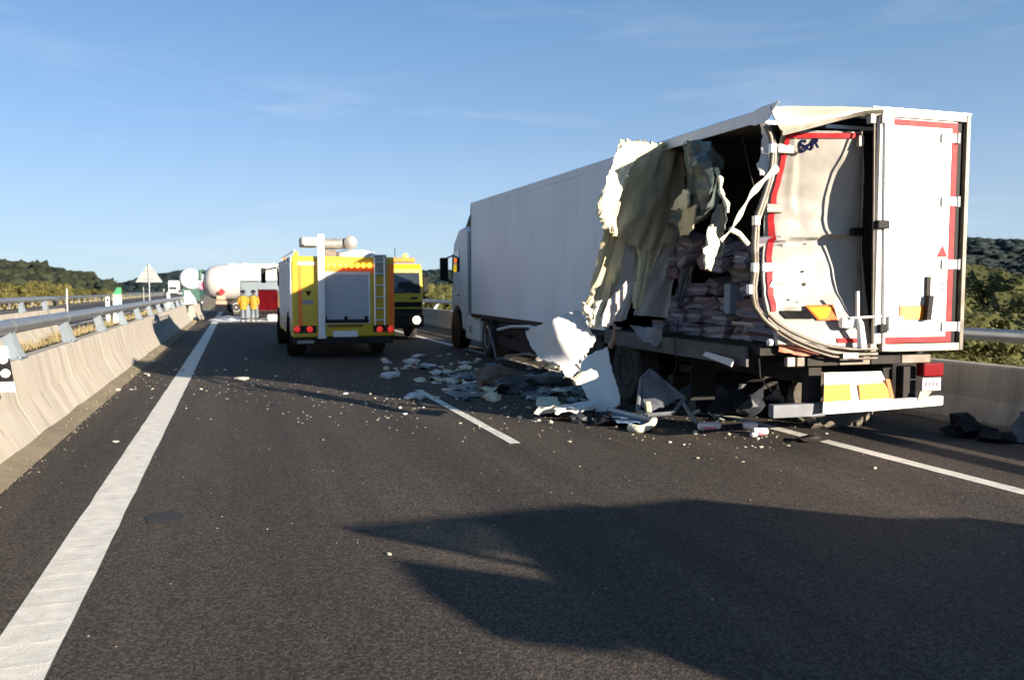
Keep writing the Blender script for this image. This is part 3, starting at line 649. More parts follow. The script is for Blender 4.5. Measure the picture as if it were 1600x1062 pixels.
# ------------------------------------------------------------------ grit, stones and dry grass beside the barrier
b = MB(); rnd = random.Random(3)
OCT = [(1,0,0),(-1,0,0),(0,1,0),(0,-1,0),(0,0,1),(0,0,-1)]; OF = [(0,2,4),(2,1,4),(1,3,4),(3,0,4),(2,0,5),(1,2,5),(3,1,5),(0,3,5)]
for k in range(9000):
    y = 3 + 40*rnd.random()**1.5; x = -2.10 + abs(rnd.gauss(0, 0.11)); s = rnd.uniform(0.004, 0.016)
    if x > -1.72: s *= 0.5
    z = 0.0 if x > -1.86 else -0.008
    z += max(0, 0.05*(1-(x+2.1)/0.22))
    b.add([(x+p[0]*s*rnd.uniform(.6,1.3), y+p[1]*s*rnd.uniform(.6,1.3), z+p[2]*s*0.8+s*0.3) for p in OCT], OF)
tag(b.build('roadside_grit', M_GRIT), kind='stuff')
b = MB()
for k in range(34):
    y0 = 3 + 1.2*k; pts = [(-2.12, y0), (-2.12, y0+1.2)]
    b.loft([[(-2.13, yy, 0.0), (-2.13, yy, 0.075+0.03*noise.noise(Vector((yy,1,1)))), (-1.98+0.02*noise.noise(Vector((yy*2,4,1))), yy, 0.035), (-1.90+0.05*noise.noise(Vector((yy*3,7,1))), yy, 0.006), (-1.87, yy, 0.0)] for yy in [y0+0.1*i for i in range(13)]], caps=False)
tag(b.build('swept_dirt', M_DRY, smooth=50), kind='structure')
b = MB()
for k in range(16000):
    y = rnd.uniform(6, 60); x = rnd.uniform(-5.7, -2.9) if k % 8 else rnd.gauss(-2.02, 0.05)
    if k % 8 and noise.noise(Vector((x*0.9, y*0.35, 2))) < -0.18: continue
    h = rnd.uniform(0.08, 0.42) if k % 8 else rnd.uniform(0.01, 0.07); t = rnd.random()*6.28; l = rnd.uniform(-.5, .5)*h; wd = 0.006+0.0006*y
    b.add([(x-math.cos(t)*wd, y-math.sin(t)*wd, -0.01), (x+math.cos(t)*wd, y+math.sin(t)*wd, -0.01), (x+l, y+l*0.6, h)], [(0,1,2)])
tag(b.build('dry_grass', M_STRAW), kind='stuff')
b = MB()
for k in range(5000):
    y = rnd.uniform(20, 200); x = rnd.uniform(-24, -18.4)
    h = rnd.uniform(0.2, 0.75); t = rnd.random()*6.28; l = rnd.uniform(-.5, .5)*h; wd = 0.02+0.0007*y
    b.add([(x-math.cos(t)*wd, y-math.sin(t)*wd, -0.05), (x+math.cos(t)*wd, y+math.sin(t)*wd, -0.05), (x+l, y+l*0.6, h)], [(0,1,2)])
tag(b.build('verge_grass', M_STRAW), kind='stuff')
M_BENT = mat('bent_frame_metal', (0.125, 0.108, 0.088), 0.5, 0.3, var=0.45, vscale=7, dirt=0.6, dscale=5)

# ================================================================== the wrecked semi-trailer
TL, TW = 13.47, 2.55
TRZ = -math.atan2(0.75, 13.45)
TR = empty('semi_trailer', (5.2, 6.95, 0), 'white refrigerated lorry trailer with its rear left side torn open', 'trailer', rz=TRZ)
TF = Matrix.Translation((5.2, 6.95, 0)) @ Matrix.Rotation(TRZ, 4, 'Z')
def rf(u, v, y=0.0): return at(u, v, y=y, frame=TF)                  # a point of the rear face
def sf(u, v, x=0.0): return at(u, v, x=x, frame=TF)                  # a point of the left side
zr = lambda y: 3.56 + 0.030*y                                        # roof height rises to the front
zb = 1.06
# left side wall, its rear end ripped off along a jagged edge
b = MB(); edge = [(zb, 4.25), (1.25, 4.35), (1.45, 4.05), (1.7, 4.20), (1.95, 3.9), (2.2, 3.98), (2.5, 3.7), (2.75, 3.85), (3.0, 3.55), (3.25, 3.62), (3.60, 3.3)]
rows = []
for z, y0 in edge:
    rows.append([(0.0 + 0.006*noise.noise(Vector((y*0.8, z, 2))), y, z if z < 3.6 else zr(y)-0.12) for y in [y0] + [y0 + (TL-y0)*k/16 for k in range(1, 17)]])
    if z < 3.6 and z > zb: rows[-1] = [(p[0], p[1], zb + (z-zb)*((zr(p[1])-0.12)-zb)/(3.60-zb)) for p in rows[-1]]
b.sheet(rows, 0.006); o = b.build('side_panel', M_SIDE, TR, 30)
fb = MB(); fb.sheet([[(0.064, p[1]+0.03*math.sin(p[2]*23), p[2]) for p in r] for r in rows], 0.055); fb.build('foam_core', M_FOAM, TR)
b = MB(); b.prism([(0.15, zb), (TL, zb), (TL, zr(TL)-0.052), (0.15, zr(0.15)-0.052)], 'x', TW-0.06, TW); b.build('side_panel', M_SIDE, TR)
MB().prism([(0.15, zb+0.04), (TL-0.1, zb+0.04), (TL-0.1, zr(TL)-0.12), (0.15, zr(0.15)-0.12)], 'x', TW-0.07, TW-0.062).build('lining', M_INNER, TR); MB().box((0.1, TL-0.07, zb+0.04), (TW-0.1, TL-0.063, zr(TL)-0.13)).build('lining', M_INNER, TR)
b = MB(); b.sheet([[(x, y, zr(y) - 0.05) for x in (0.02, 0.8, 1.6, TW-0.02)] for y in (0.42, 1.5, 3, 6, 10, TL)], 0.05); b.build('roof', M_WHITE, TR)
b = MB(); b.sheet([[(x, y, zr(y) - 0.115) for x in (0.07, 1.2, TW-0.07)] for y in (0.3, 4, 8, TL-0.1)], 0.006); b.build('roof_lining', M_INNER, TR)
MB().box((0.03, TL-0.06, zb), (TW-0.03, TL-0.002, zr(TL)-0.06)).build('front_wall', M_WHITE, TR)
MB().box((-0.012, TL-0.05, zb-0.02), (0.05, TL+0.012, zr(TL)-0.02)).build('front_corner_post', M_CHASSIS, TR, bevel=0.006)
# upper edge rail; its rear end sticks out as a bent flap
tip = sf(1216, 158, -0.05); tipb = sf(1196, 190, -0.03)
b = MB(); rr_ = []
for k in range(15):
    y = 0.32 + (TL-0.32)*k/14; rr_.append([(-0.012, y, zr(y)-0.13), (-0.014, y, zr(y)-0.01), (0.03, y, zr(y)+0.012)])
rr_ = [[tipb, tip, tip + Vector((0.03, 0.02, 0.0))], [(-0.03, 0.2, zr(0.2)-0.16), (-0.03, 0.16, zr(0.16)-0.0), (0.02, 0.18, zr(0.1)+0.03)]] + rr_
b.sheet(rr_, 0.012); b.build('roof_edge_rail', M_SIDE, TR)
# floor, its edge beam, cross bearers
b = MB(); b.box((0.02, 0.1, zb-0.06), (TW-0.02, TL-0.02, zb+0.03)); b.build('floor', M_CHASSIS, TR)
b = MB(); b.sheet([[(-0.02+0.02*noise.noise(Vector((y*1.2, z*3, 3))), y, z + 0.02*noise.noise(Vector((y*0.9, 2, 1)))) for y in [0.25 + 0.28*k for k in range(15)]] for z in (zb-0.19, zb-0.13, zb-0.05, zb+0.02)], 0.03)
b.build('floor_beam', M_BEAM, TR)
b = MB(); b.box((-0.006, 4.3, zb-0.10), (0.05, TL-0.03, zb-0.004)); b.build('side_rail', M_CHASSIS, TR)
for k in range(26): MB().box((0.05, 0.5+0.5*k, zb-0.17), (TW-0.05, 0.56+0.5*k, zb-0.062)).build('cross_bearer', M_CHASSIS, TR)
for x in (0.72, 1.72): MB().box((x, 0.25, 0.66), (x+0.13, TL-0.1, zb-0.175)).build('chassis_rail', M_CHASSIS, TR)

# rear frame
x0, x1 = rf(1496, 300).x, rf(1508, 300).x
zt = rf(1440, 176).z; zs = rf(1440, 548).z
MB().box((x1-0.035, -0.03, zs), (x1+0.02, 0.16, zt)).build('frame_post', M_BENT, TR, bevel=0.006)
MB().box((x0-0.07, 0.015, zs+0.05), (x1-0.036, 0.14, zt-0.07)).build('door_seal', M_BLACK, TR)
xm = rf(1374, 178).x
MB().box((xm, -0.025, zt-0.075), (x1-0.036, 0.16, zt)).build('frame_header', M_CREAM, TR, bevel=0.006)
MB().box((xm-0.1, -0.032, zt+0.001), (x1+0.02, 0.4, zt+0.018)).build('roof_trim', M_ALU, TR)
MB().box((rf(1372, 540).x, -0.028, zs), (x1-0.036, 0.16, zs+0.085)).build('door_sill', M_CREAM, TR, bevel=0.006)
# peeled and buckled left half of the header
rows = [[rf(1203,167,-0.10), rf(1240,167,-0.02), rf(1300,168,0.03), rf(1350,169,0.0), rf(1378,170,-0.02)],
        [rf(1207,180,-0.12), rf(1245,183,-0.08), rf(1300,177,-0.04), rf(1350,173,-0.03), rf(1378,174,-0.03)],
        [rf(1216,197,-0.10), rf(1250,196,-0.09), rf(1300,184,-0.06), rf(1350,178,-0.04), rf(1378,180,-0.03)],
        [rf(1222,208,-0.06), rf(1252,201,-0.06), rf(1302,189,-0.04), rf(1350,180,-0.03), rf(1378,183,-0.02)]]
MB().sheet(drape(rows, 9, 22, 0.012, 4, 0.004, 2.0, (0.1, 1, 0)), 0.012).build('buckled_header', mat('bent_header_sheet', (0.34, 0.31, 0.255), 0.5, var=0.12, vscale=2, dirt=0.8, dirtcol=(0.16,0.125,0.085), dscale=1.6, stretch=(0.6,1,2)), TR, 50)
b = MB()
for dz in (0, 5, 10): b.tube([rf(1222,205+dz*0.6,-0.09), rf(1262,196+dz*0.5,-0.09), rf(1310,184+dz*0.4,-0.06), rf(1352,175+dz*0.3,-0.05), rf(1380,173+dz*0.3,-0.04)], 0.012, 6)
b.build('header_trim', M_BROWNM, TR, 60)
b = MB(); b.sheet([[rf(1225,202,0.28), rf(1290,182,0.42), rf(1372,174,0.45)], [rf(1225,222,0.28), rf(1290,222,0.45), rf(1372,222,0.5)]], 0.01); b.build('header_gap_seal', M_BLACK, TR)
# bent left post and sill
pl = [(1196,196,0.02),(1204,212,0.0),(1207,240,-0.01),(1203,275,-0.02),(1192,312,-0.03),(1180,345,-0.04),(1178,385,-0.05),(1179,420,-0.06),(1175,452,-0.07),(1178,478,-0.07),(1194,500,-0.08),(1214,516,-0.10)]
pts = resample([rf(*q) for q in pl], 34)
b = MB(); b.tube(pts, [0.027+0.003*noise.noise(Vector((k*0.7,2,1))) for k in range(34)], 8); b.build('bent_corner_post', M_BENT, TR, 60)
b = MB(); b.tube([p + Vector((0.065, 0.05, 0)) for p in pts], 0.022, 6); b.build('bent_corner_post', M_BROWNM, TR, 60)
for q in ((1207,232),(1181,345),(1179,418),(1172,452)):
    c = rf(q[0], q[1], -0.06); MB().box(c - Vector((0.03,0.03,0.05)), c + Vector((0.035,0.03,0.05))).build('post_bracket', M_ALU, TR, bevel=0.008)
for dz, r_, m in ((0, 0.023, M_BENT), (0.055, 0.018, M_BROWNM), (-0.045, 0.015, M_BROWNM)):
    pl = [(1200,497),(1216,513),(1240,528),(1268,540),(1300,550),(1335,554),(1372,553)]
    MB().tube(resample([rf(u, v, -0.11) + Vector((0,0.02,dz)) for u, v in pl], 24), r_, 8).build('bent_sill', m, TR, 60)
MB().box(rf(1318,560,-0.14), rf(1338,551,-0.11)).build('sill_bracket', M_ALU, TR)
b = MB(); b.sheet(drape([[rf(1216,536,0.05), rf(1250,540,0.0), rf(1300,545,0.0)], [rf(1216,548,0.05), rf(1252,556,0.0), rf(1300,552,0.0)]], 5, 12, 0.02, 5, 0.01, 3.0, (0.2,1,0)), 0.02); b.build('bent_red_trim', mat('faded_red', (0.55,0.16,0.10), 0.6, var=0.25, vscale=6), TR, 50)

# right door
xl, xr_ = rf(1388, 300).x, rf(1489, 300).x; z0d, z1d = zs+0.095, zt-0.085
MB().box((xl-0.16, -0.035, z0d), (xr_, 0.02, z1d)).build('right_door', M_DOOR, TR, bevel=0.008)
tp = 0.066; e_ = -0.0415
b = MB(); b.box((xl+0.02, e_, z1d-tp-0.01), (xr_-0.004, e_+0.003, z1d-0.012)); b.box((xr_-tp-0.004, e_, z0d+tp+0.002), (xr_-0.004, e_+0.003, z1d-tp-0.012)); b.box((xl-0.14, e_, z0d+0.004), (xr_-0.004, e_+0.003, z0d+tp))
b.build('red_tape', M_RED, TR)
for v in (216, 315, 413, 510):
    c = rf(1485, v, -0.05); h = MB().box((c.x-0.115, -0.058, c.z-0.052), (c.x+0.125, -0.0395, c.z+0.052)).build('hinge', M_WPAINT, TR, bevel=0.012)
    MB().cyl((c.x+0.10, -0.064, c.z-0.056), (c.x+0.10, -0.064, c.z+0.056), 0.016, n=8).build('hinge_pin', M_ALU, h, 40)
# closing rods
def rod(name, u, y, r_, m, v0=183, v1=548):
    a, c = rf(u, v0, y), rf(u-3, v1, y); return MB().cyl(a, c, r_, n=10).build(name, m, TR, 40)
MB().loft([[(rf(1371,300).x-w_, y_, z), (rf(1371,300).x+w_, y_, z)] + [(rf(1371,300).x+w_, y_+0.03, z), (rf(1371,300).x-w_, y_+0.03, z)] for z in (z0d, z1d) for w_, y_ in ((0.05, -0.075),)]).build('door_edge_strip', M_DOOR, TR, bevel=0.01)
rod('closing_rod', 1383, -0.085, 0.017, M_ALU); rod('closing_rod', 1366, -0.06, 0.012, M_BROWNM)
for u, v, w_ in ((1379, 351, 0.075), (1379, 513, 0.05)):
    c = rf(u, v, -0.1); MB().box((c.x-w_, -0.125, c.z-0.045), (c.x+w_, -0.04, c.z+0.045)).build('rod_keeper', M_BLACK, TR, bevel=0.01)
for u in (1362, 1380, 1387):
    c = rf(u, 186, -0.07); MB().box((c.x-0.035, -0.10, c.z-0.05), (c.x+0.035, -0.03, c.z+0.05)).build('rod_cam', M_CREAM, TR, bevel=0.008)
    c = rf(u, 543, -0.07); MB().box((c.x-0.04, -0.10, c.z-0.04), (c.x+0.04, -0.03, c.z+0.04)).build('rod_cam', M_CREAM, TR, bevel=0.008)
# handles and latches low on the doors
c = rf(1399, 505, -0.05); MB().box((c.x-0.10, -0.075, c.z-0.075), (c.x+0.10, -0.04, c.z+0.075)).build('latch_plate', M_WPAINT, TR, bevel=0.03)
c = rf(1327, 504, -0.03); MB().box((c.x-0.11, -0.06, c.z-0.06), (c.x+0.13, 0.02, c.z+0.06)).build('latch_plate', M_WPAINT, TR, bevel=0.03)
b = MB(); b.tube([rf(1340,455,-0.06), rf(1340,495,-0.07), rf(1344,505,-0.09), rf(1347,543,-0.10)], [0.018,0.02,0.035,0.05], 8); b.build('lever', M_WPAINT, TR, 60)
b = MB(); b.cyl(rf(1328,497,-0.07), rf(1400,493,-0.07), 0.016, n=8); b.build('door_handle', M_ALU, TR, 40)
c0, c1 = rf(1446,500,-0.06), rf(1455,432,-0.06)
h = MB().box((c0.x, -0.062, c0.z), (c1.x, -0.039, c1.z)).build('door_lever', M_CHASSIS, TR, bevel=0.006)
MB().loft([[(q[0]-0.03, -0.11, q[1]), (q[0]+0.03, -0.11, q[1]), (q[0]+0.035, -0.062, q[1]), (q[0]-0.035, -0.062, q[1])] for q in ((c0.x+0.0, c0.z), (c0.x+0.03, c0.z+0.27))]).build('lever_grip', M_BLACK, h)
# orange marker boards and stickers
a, c = rf(1406,500,-0.05), rf(1446,477,-0.05)
o = MB().box((a.x, -0.045, a.z), (c.x, -0.0385, c.z)).build('orange_marker', M_DORANGE, TR); MB().box((a.x+0.025, -0.0475, a.z+0.02), (c.x-0.02, -0.0455, c.z-0.025)).build('reflector', M_ORANGE, o)
a = rf(1474,390,-0.05)
MB().prism([(a.x-0.075, a.z-0.08), (a.x+0.07, a.z-0.08), (a.x, a.z+0.045)], 'y', -0.041, -0.038).build('red_triangle_sticker', M_RED, TR)
c = rf(1474,430,-0.05); MB().lathe([(0.058,-0.0405),(0.058,-0.038)], (c.x,0,c.z), 'y', 20).build('round_sticker', mat('faded_red_print', (0.72,0.42,0.40), 0.5, var=0.2, vscale=30), TR)
for v in (444, 452): c = rf(1474,v,-0.05); MB().box((c.x-0.03,-0.040,c.z-0.012), (c.x+0.03,-0.038,c.z+0.012)).build('small_sticker', M_LILAC, TR)

# left door: pushed in along its inner edge and creased across the middle
DL = [(206,1224,1347,0.20,0.12),(232,1219,1349,0.30,0.16),(270,1210,1350,0.42,0.21),(310,1199,1349,0.52,0.26),(345,1194,1348,0.58,0.28),(368,1193,1347,0.58,0.28),(381,1193,1346,0.56,0.28),(400,1192,1347,0.46,0.28),(430,1192,1350,0.36,0.26),(460,1194,1353,0.30,0.22),(485,1200,1356,0.22,0.16),(505,1208,1358,0.10,0.09),(535,1216,1360,-0.06,0.03)]
def dl(s, v, off=0.0):
    ul = interp([(q[0], q[1]) for q in DL], v); ur = interp([(q[0], q[2]) for q in DL], v); ya = interp([(q[0], q[3]) for q in DL], v); yb = interp([(q[0], q[4]) for q in DL], v)
    A, B = rf(ul, v, ya), rf(ur, v + (0 if v < 480 else 0), yb)
    t = s; p = A.lerp(B, t)
    sm = 3*s*s - 2*s*s*s; p.y = ya + (yb - ya)*s
    cr = 379 - 14*s                                                   # a sharp crease that climbs to the right
    d = v - cr; k_ = min(1, max(0, (0.95-s)*5)) * min(1, s*12)
    p.y += (-0.075*math.exp(d/24.0) if d < 0 else -0.012*math.exp(-d/6.0)) * k_
    p.y += 0.012*math.exp(-abs(s - 0.30 - (v-300)*0.0012)/0.02) * (1 if 215 < v < 360 else 0) - 0.02*max(0, 1-abs(s-0.16-(v-225)*0.0009)/0.05)*(1 if v < 330 else 0)
    p.y += 0.06*max(0, 1 - math.hypot((s-0.46)/0.26, (v-445)/42.0)) + 0.02*max(0, 1 - math.hypot((s-0.7)/0.15, (v-280)/40.0))
    p.y += 0.09*max(0, 1 - math.hypot((s-0.22)/0.24, (v-489)/11.0))
    p.y += 0.012*noise.noise(Vector((s*4, v*0.028, 6))) + 0.005*noise.noise(Vector((s*11, v*0.08, 1)))
    if v > 505: p.z += -(1-s)*0.0 
    p.y += off; return p
vv = [206 + (537-206)*k/72 for k in range(73)]; ss = [k/30 for k in range(31)]
rows = [[dl(s, v + (12*s if v > 520 else 0)) for s in ss] for v in vv]
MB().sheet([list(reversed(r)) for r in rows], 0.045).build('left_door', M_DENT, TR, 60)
def tape(name, f, n, m=M_RED): 
    MB().sheet([[f(k/n, 0), f(k/n, 1)] for k in range(n+1)], 0.002).build(name, m, TR, 60)
tape('red_tape', lambda t, q: dl(0.035 + 0.93*t, 208.5 + 8*q, -0.018), 24)
tape('red_tape', lambda t, q: dl(0.028 + 0.055*q + 0.012*noise.noise(Vector((t*14, 3, 1))), 217 + 270*t, -0.018), 60)
tape('red_tape', lambda t, q: dl(0.62 + 0.32*t, 528 + 7*q, -0.018), 10)
for v, s, m in ((233, 0.045, M_CREAM), (326, 0.06, M_BROWNM), (418, 0.05, M_ALU)):
    c = dl(s, v, -0.02); h = MB().box((c.x-0.095, c.y-0.022, c.z-0.05), (c.x+0.11, c.y, c.z+0.05)).build('hinge', m, TR, bevel=0.01)
    for q in (-0.022, 0.022): MB().box((c.x-0.095, c.y-0.032, c.z+q-0.008), (c.x+0.09, c.y-0.0225, c.z+q+0.008)).build('hinge_rib', m, h)
for s, v in ((0.9, 363),): c = dl(s, v, -0.04); MB().box((c.x-0.075, c.y-0.05, c.z-0.045), (c.x+0.07, c.y+0.01, c.z+0.045)).build('rod_keeper', M_BLACK, TR, bevel=0.01)
MB().tube([rf(1346,205,0.08), rf(1344,280,0.19), rf(1341,363,0.235), rf(1343,430,0.22), rf(1347,500,0.06)], 0.014, 8).build('closing_rod', M_BROWNM, TR, 60)
c = dl(0.93, 222, -0.04); MB().box((c.x-0.03, c.y-0.03, c.z-0.06), (c.x+0.035, c.y+0.02, c.z+0.06)).build('rod_cam', M_CREAM, TR, bevel=0.008)
rows = [[dl(s, v, -0.012) for s in [q/8 for q in range(9)]] for v in (477,)]
P4 = [dl(0.36, 477, -0.03), dl(0.64, 476, -0.03), dl(0.65, 501, -0.03), dl(0.45, 500, -0.03)]
o = MB().sheet([[P4[0], P4[1]], [P4[3], P4[2]]], 0.004).build('orange_marker', M_DORANGE, TR)
P4 = [dl(0.385, 480, -0.038), dl(0.615, 479.5, -0.038), dl(0.54, 497, -0.038), dl(0.46, 498, -0.038)]
MB().sheet([[P4[0], P4[1]], [P4[3], P4[2]]], 0.004).build('reflector', M_ORANGE, o)
b = MB(); b.sheet([[dl(0.13+0.25*t, 486, -0.012) for t in (0, .3, .6, 1)], [dl(0.14+0.27*t, 498, -0.012) for t in (0, .3, .6, 1)]], 0.006); b.build('exposed_seal', M_BLACK, TR)
for s, v, q in ((0.40, 424, 0.016), (0.415, 444, 0.022), (0.22, 468, 0.012), (0.30, 472, 0.010), (0.42, 381, 0.01)):
    c = dl(s, v, -0.014); MB().lathe([(q,-0.002),(q*0.6,0.003)], c, 'y', 9).build('puncture', M_CHASSIS, TR)
for s, v in ((0.70, 508), (0.76, 509)): c = dl(s, v, -0.02); MB().box((c.x-0.03,c.y-0.012,c.z-0.05), (c.x+0.03,c.y+0.01,c.z+0.05)).build('latch_hook', M_GREYV if s < 0.73 else M_WPAINT, TR, bevel=0.01)
# scraped round sticker and the torn maker's letters
c = dl(0.115, 448, -0.016)
MB().lathe([(0.085,-0.001),(0.085,0.002)], (c.x, c.y, c.z), 'y', 20).build('scraped_sticker', mat('scraped_print', (0.36,0.33,0.31), 0.7, var=0.6, vscale=26), TR)
for k, (ch, u, v, sz, ro) in enumerate((('S', 1241, 241, 0.19, 12), ('o', 1254, 236, 0.13, 10), ('R', 1261, 233, 0.15, 8))):
    fc = bpy.data.curves.new('letter', 'FONT'); fc.body = ch; fc.size = sz; fc.extrude = 0.002; fc.offset = 0.006; fc.shear = 0.25
    o = bpy.data.objects.new('letter', fc); COL.objects.link(o); fc.materials.append(M_NAVY); o.parent = TR
    s_ = (u - interp([(q[0], q[1]) for q in DL], v))/(interp([(q[0], q[2]) for q in DL], v) - interp([(q[0], q[1]) for q in DL], v))
    o.location = dl(s_, v, -0.05); o.rotation_euler = (R(90), -R(ro), R(-8))
    bpy.context.view_layer.update(); me = bpy.data.meshes.new_from_object(o); lm = link('letter', me, TR, 0, o.location); lm.rotation_euler = o.rotation_euler; bpy.data.objects.remove(o)

# under the rear: beam, bumper bar, plates, lamps, posts
a, c = rf(1258,572,0.06), rf(1452,553,0.06)
for k in range(4):
    w_ = (c.x-a.x)/4; MB().box((a.x+w_*k+0.006, 0.03, a.z), (a.x+w_*(k+1)-0.006, 0.18, c.z)).build('rear_beam', M_BROWNM if k % 2 else M_CHASSIS, TR, bevel=0.008)
for u0, u1 in ((1262,1284),(1410,1432)):
    a, c = rf(u0,640,0.12), rf(u1,572,0.12); MB().box((a.x, 0.12, a.z), (c.x, 0.24, c.z)).build('bumper_post', M_CHASSIS, TR, bevel=0.008)
a, c = rf(1207,640,0.06), rf(1471,627,0.06)
z_ = (a.z+c.z)/2; rows = [[(a.x, 0.03, z_-0.065), (c.x, 0.03, z_-0.055)], [(a.x, 0.03, z_+0.045), (c.x, 0.03, z_+0.055)]]
MB().loft([[(x_, 0.03, z_-0.06+dz), (x_, 0.11, z_-0.06+dz), (x_, 0.11, z_+0.05+dz), (x_, 0.03, z_+0.05+dz)] for x_, dz in ((a.x, -0.01), (a.x+0.7, -0.015), (a.x+1.3, -0.005), (c.x, 0.02))]).build('bumper_bar', M_WPAINT, TR, bevel=0.012)
MB().box((a.x-0.01, 0.024, z_-0.085), (rf(1286,633,0.06).x, 0.116, z_+0.05)).build('bumper_sleeve', M_GREYW, TR)
P4 = [rf(1288,582,-0.02), rf(1376,580,-0.02), rf(1396,627,-0.05), rf(1285,645,-0.06)]
mb_ = MB().sheet(drape([[P4[0], P4[1]], [P4[3], P4[2]]], 8, 12, 0.006, 3, 0.002, 1.0, (0,1,0)), 0.008).build('marker_board', M_WPAINT, TR, 60)
for q in ((1288,601,1328,599,1330,625,1287,628),(1342,600,1381,597,1394,621,1344,625)):
    P = [rf(q[2*i], q[2*i+1], -0.065) for i in range(4)]; MB().sheet([[P[0], P[1]], [P[3], P[2]]], 0.003).build('orange_panel', M_ORANGE, mb_)
P = [rf(1384,592,-0.07), rf(1390,592,-0.07), rf(1397,622,-0.07), rf(1391,622,-0.07)]; MB().sheet([[P[0], P[1]], [P[3], P[2]]], 0.003).build('orange_edge', M_DORANGE, mb_)
a, c = rf(1438,588,0.05), rf(1470,566,0.05); MB().box((a.x, 0.0, a.z), (c.x, 0.12, c.z)).build('rear_lamp', M_RLAMP, TR, bevel=0.015)
a, c = rf(1437,610,0.05), rf(1466,589,0.05); npl = MB().box((a.x, 0.01, a.z), (c.x, 0.022, c.z)).build('number_plate', M_WPAINT, TR, bevel=0.004)
for k in range(4): MB().box((a.x+0.03+0.05*k, 0.006, a.z+0.05), (a.x+0.06+0.05*k, 0.0095, a.z+0.10)).build('plate_print', M_LILAC, npl)
P = [rf(1437,611,0.03), rf(1455,611,0.03), rf(1446,622,0.03), rf(1432,627,0.03)]; MB().sheet([[P[0], P[1]], [P[3], P[2]]], 0.01).build('plate_bracket', M_CREAM, TR)
c = rf(1404,593,0.25); MB().lathe([(0.03,-0.01),(0.03,0.02)], (c.x,0.2,c.z), 'y', 10).build('small_lamp', M_WPAINT, TR)
for u in (1232, 1247): c = rf(u,565,0.05); MB().box((c.x-0.05,0.0,c.z-0.05),(c.x+0.05,0.06,c.z+0.05)).build('lamp_bracket', M_CREAM if u < 1240 else M_BROWNM, TR, bevel=0.01)
# axles and wheels
for y in (2.45, 3.76, 5.07):
    MB().cyl((0.2, y, 0.48), (TW-0.25, y, 0.48), 0.075, n=10).build('axle', M_CHASSIS, TR, 40)
    wheel(TR, (TW-0.22, y, 0.5), 0.5, 0.36, 1)
    if y > 3: wheel(TR, (0.30, y, 0.5), 0.5, 0.36, -1, M_CHASSIS)
    MB().box((0.5, y-0.35, 0.55), (0.62, y+0.35, 0.66)).build('air_suspension', M_CHASSIS, TR, bevel=0.02)
for x in (0.12, TW-0.42): MB().box((x, 1.75, 0.30), (x+0.34, 1.765, 0.95)).build('mudflap', M_BLACK, TR)
for x in (0.25, TW-0.45): MB().box((x, 10.7, 0.25), (x+0.16, 10.9, 1.0)).build('landing_leg', M_CHASSIS, TR); MB().box((x-0.08, 10.6, 0.2), (x+0.24, 11.0, 0.25)).build('landing_foot', M_CHASSIS, TR)
MB().box((0.02, 7.0, 0.38), (0.5, 9.5, 0.92)).build('pallet_box', M_CHASSIS, TR, bevel=0.02)
for k in range(2): MB().loft([[(0.0, 6.4, 0.95-0.33*k), (0.02, 6.4, 0.95-0.33*k), (0.02, 6.4, 0.72-0.33*k), (0.0, 6.4, 0.72-0.33*k)], [(-0.05, 10.4, 0.93-0.3*k), (-0.03, 10.4, 0.93-0.3*k), (-0.03, 10.4, 0.70-0.3*k), (-0.05, 10.4, 0.70-0.3*k)]]).build('side_guard', M_CHASSIS, TR)
b = MB(); b.tube([sf(765,516,-0.12), sf(771,540,-0.13), sf(776,562,-0.14)], 0.025, 6); b.tube([sf(776,562,-0.14), sf(800,555,-0.14), sf(830,552,-0.1)], 0.02, 6); b.build('bent_guard_strut', M_GREYW, TR)
b = MB(); b.tube([sf(778,515,-0.1), sf(800,510,-0.12), sf(826,510,-0.1), sf(838,513,-0.1)], 0.035, 6); b.build('torn_guard_strip', M_TORN, TR, 60)
for v in (338,): c = sf(732, v, 0.3); MB().box((c.x-0.1, TL+0.02, c.z-0.22), (c.x+0.25, TL+0.16, c.z+0.16)).build('fridge_unit_lamp', M_WPAINT, TR, bevel=0.04)
MB().box((0.35, TL+0.01, 1.9), (TW-0.35, TL+0.5, 3.7)).build('fridge_unit', M_WPAINT, TR, bevel=0.05)

# ---- torn side wall, hanging foam and lining
def S(u, v, x): return sf(u, v, x)
def FFp(u, v, y): return rf(u, v, y)
rows = [[FFp(966,221,1.60), FFp(985,221,1.75), FFp(1003,223,1.9), FFp(1032,231,2.2)],
        [FFp(960,245,1.55), FFp(985,250,1.85), FFp(1015,245,2.1), FFp(1062,226,2.5)],
        [FFp(950,275,1.52), FFp(980,285,1.90), FFp(1020,280,2.25), FFp(1066,262,2.6)],
        [FFp(939,310,1.50), FFp(972,315,1.90), FFp(1018,312,2.3), FFp(1066,300,2.6)],
        [FFp(934,333,1.48), FFp(968,345,1.95), FFp(1010,350,2.35), FFp(1062,340,2.6)],
        [FFp(945,356,1.60), FFp(968,372,2.05), FFp(1004,392,2.4), FFp(1042,384,2.6)]]
def vfold(rows, nr, nc, amp, seed, jag=0.05):                        # stiff sheet: long folds running down it, ragged rim
    g = drape(rows, nr, nc, 0.02, 3.0, jag, seed, (0.15,1,0))
    for i, r in enumerate(g):
        for j, p in enumerate(r):
            t = j/(nc-1); q = noise.noise(Vector((t*3.1 + 0.9*i/nr, 1.3*i/nr, seed))); q2 = noise.noise(Vector((t*9, 2.6*i/nr, seed+3)))
            r[j] = p + Vector((0.02*q, 1, 0)) * (amp*(abs(q)*1.5 - 0.3) + amp*0.22*q2)
    return g
MB().sheet(vfold(rows, 44, 60, 0.14, 7.0, 0.035), 0.05).build('torn_foam', M_FOAM, TR, 35)
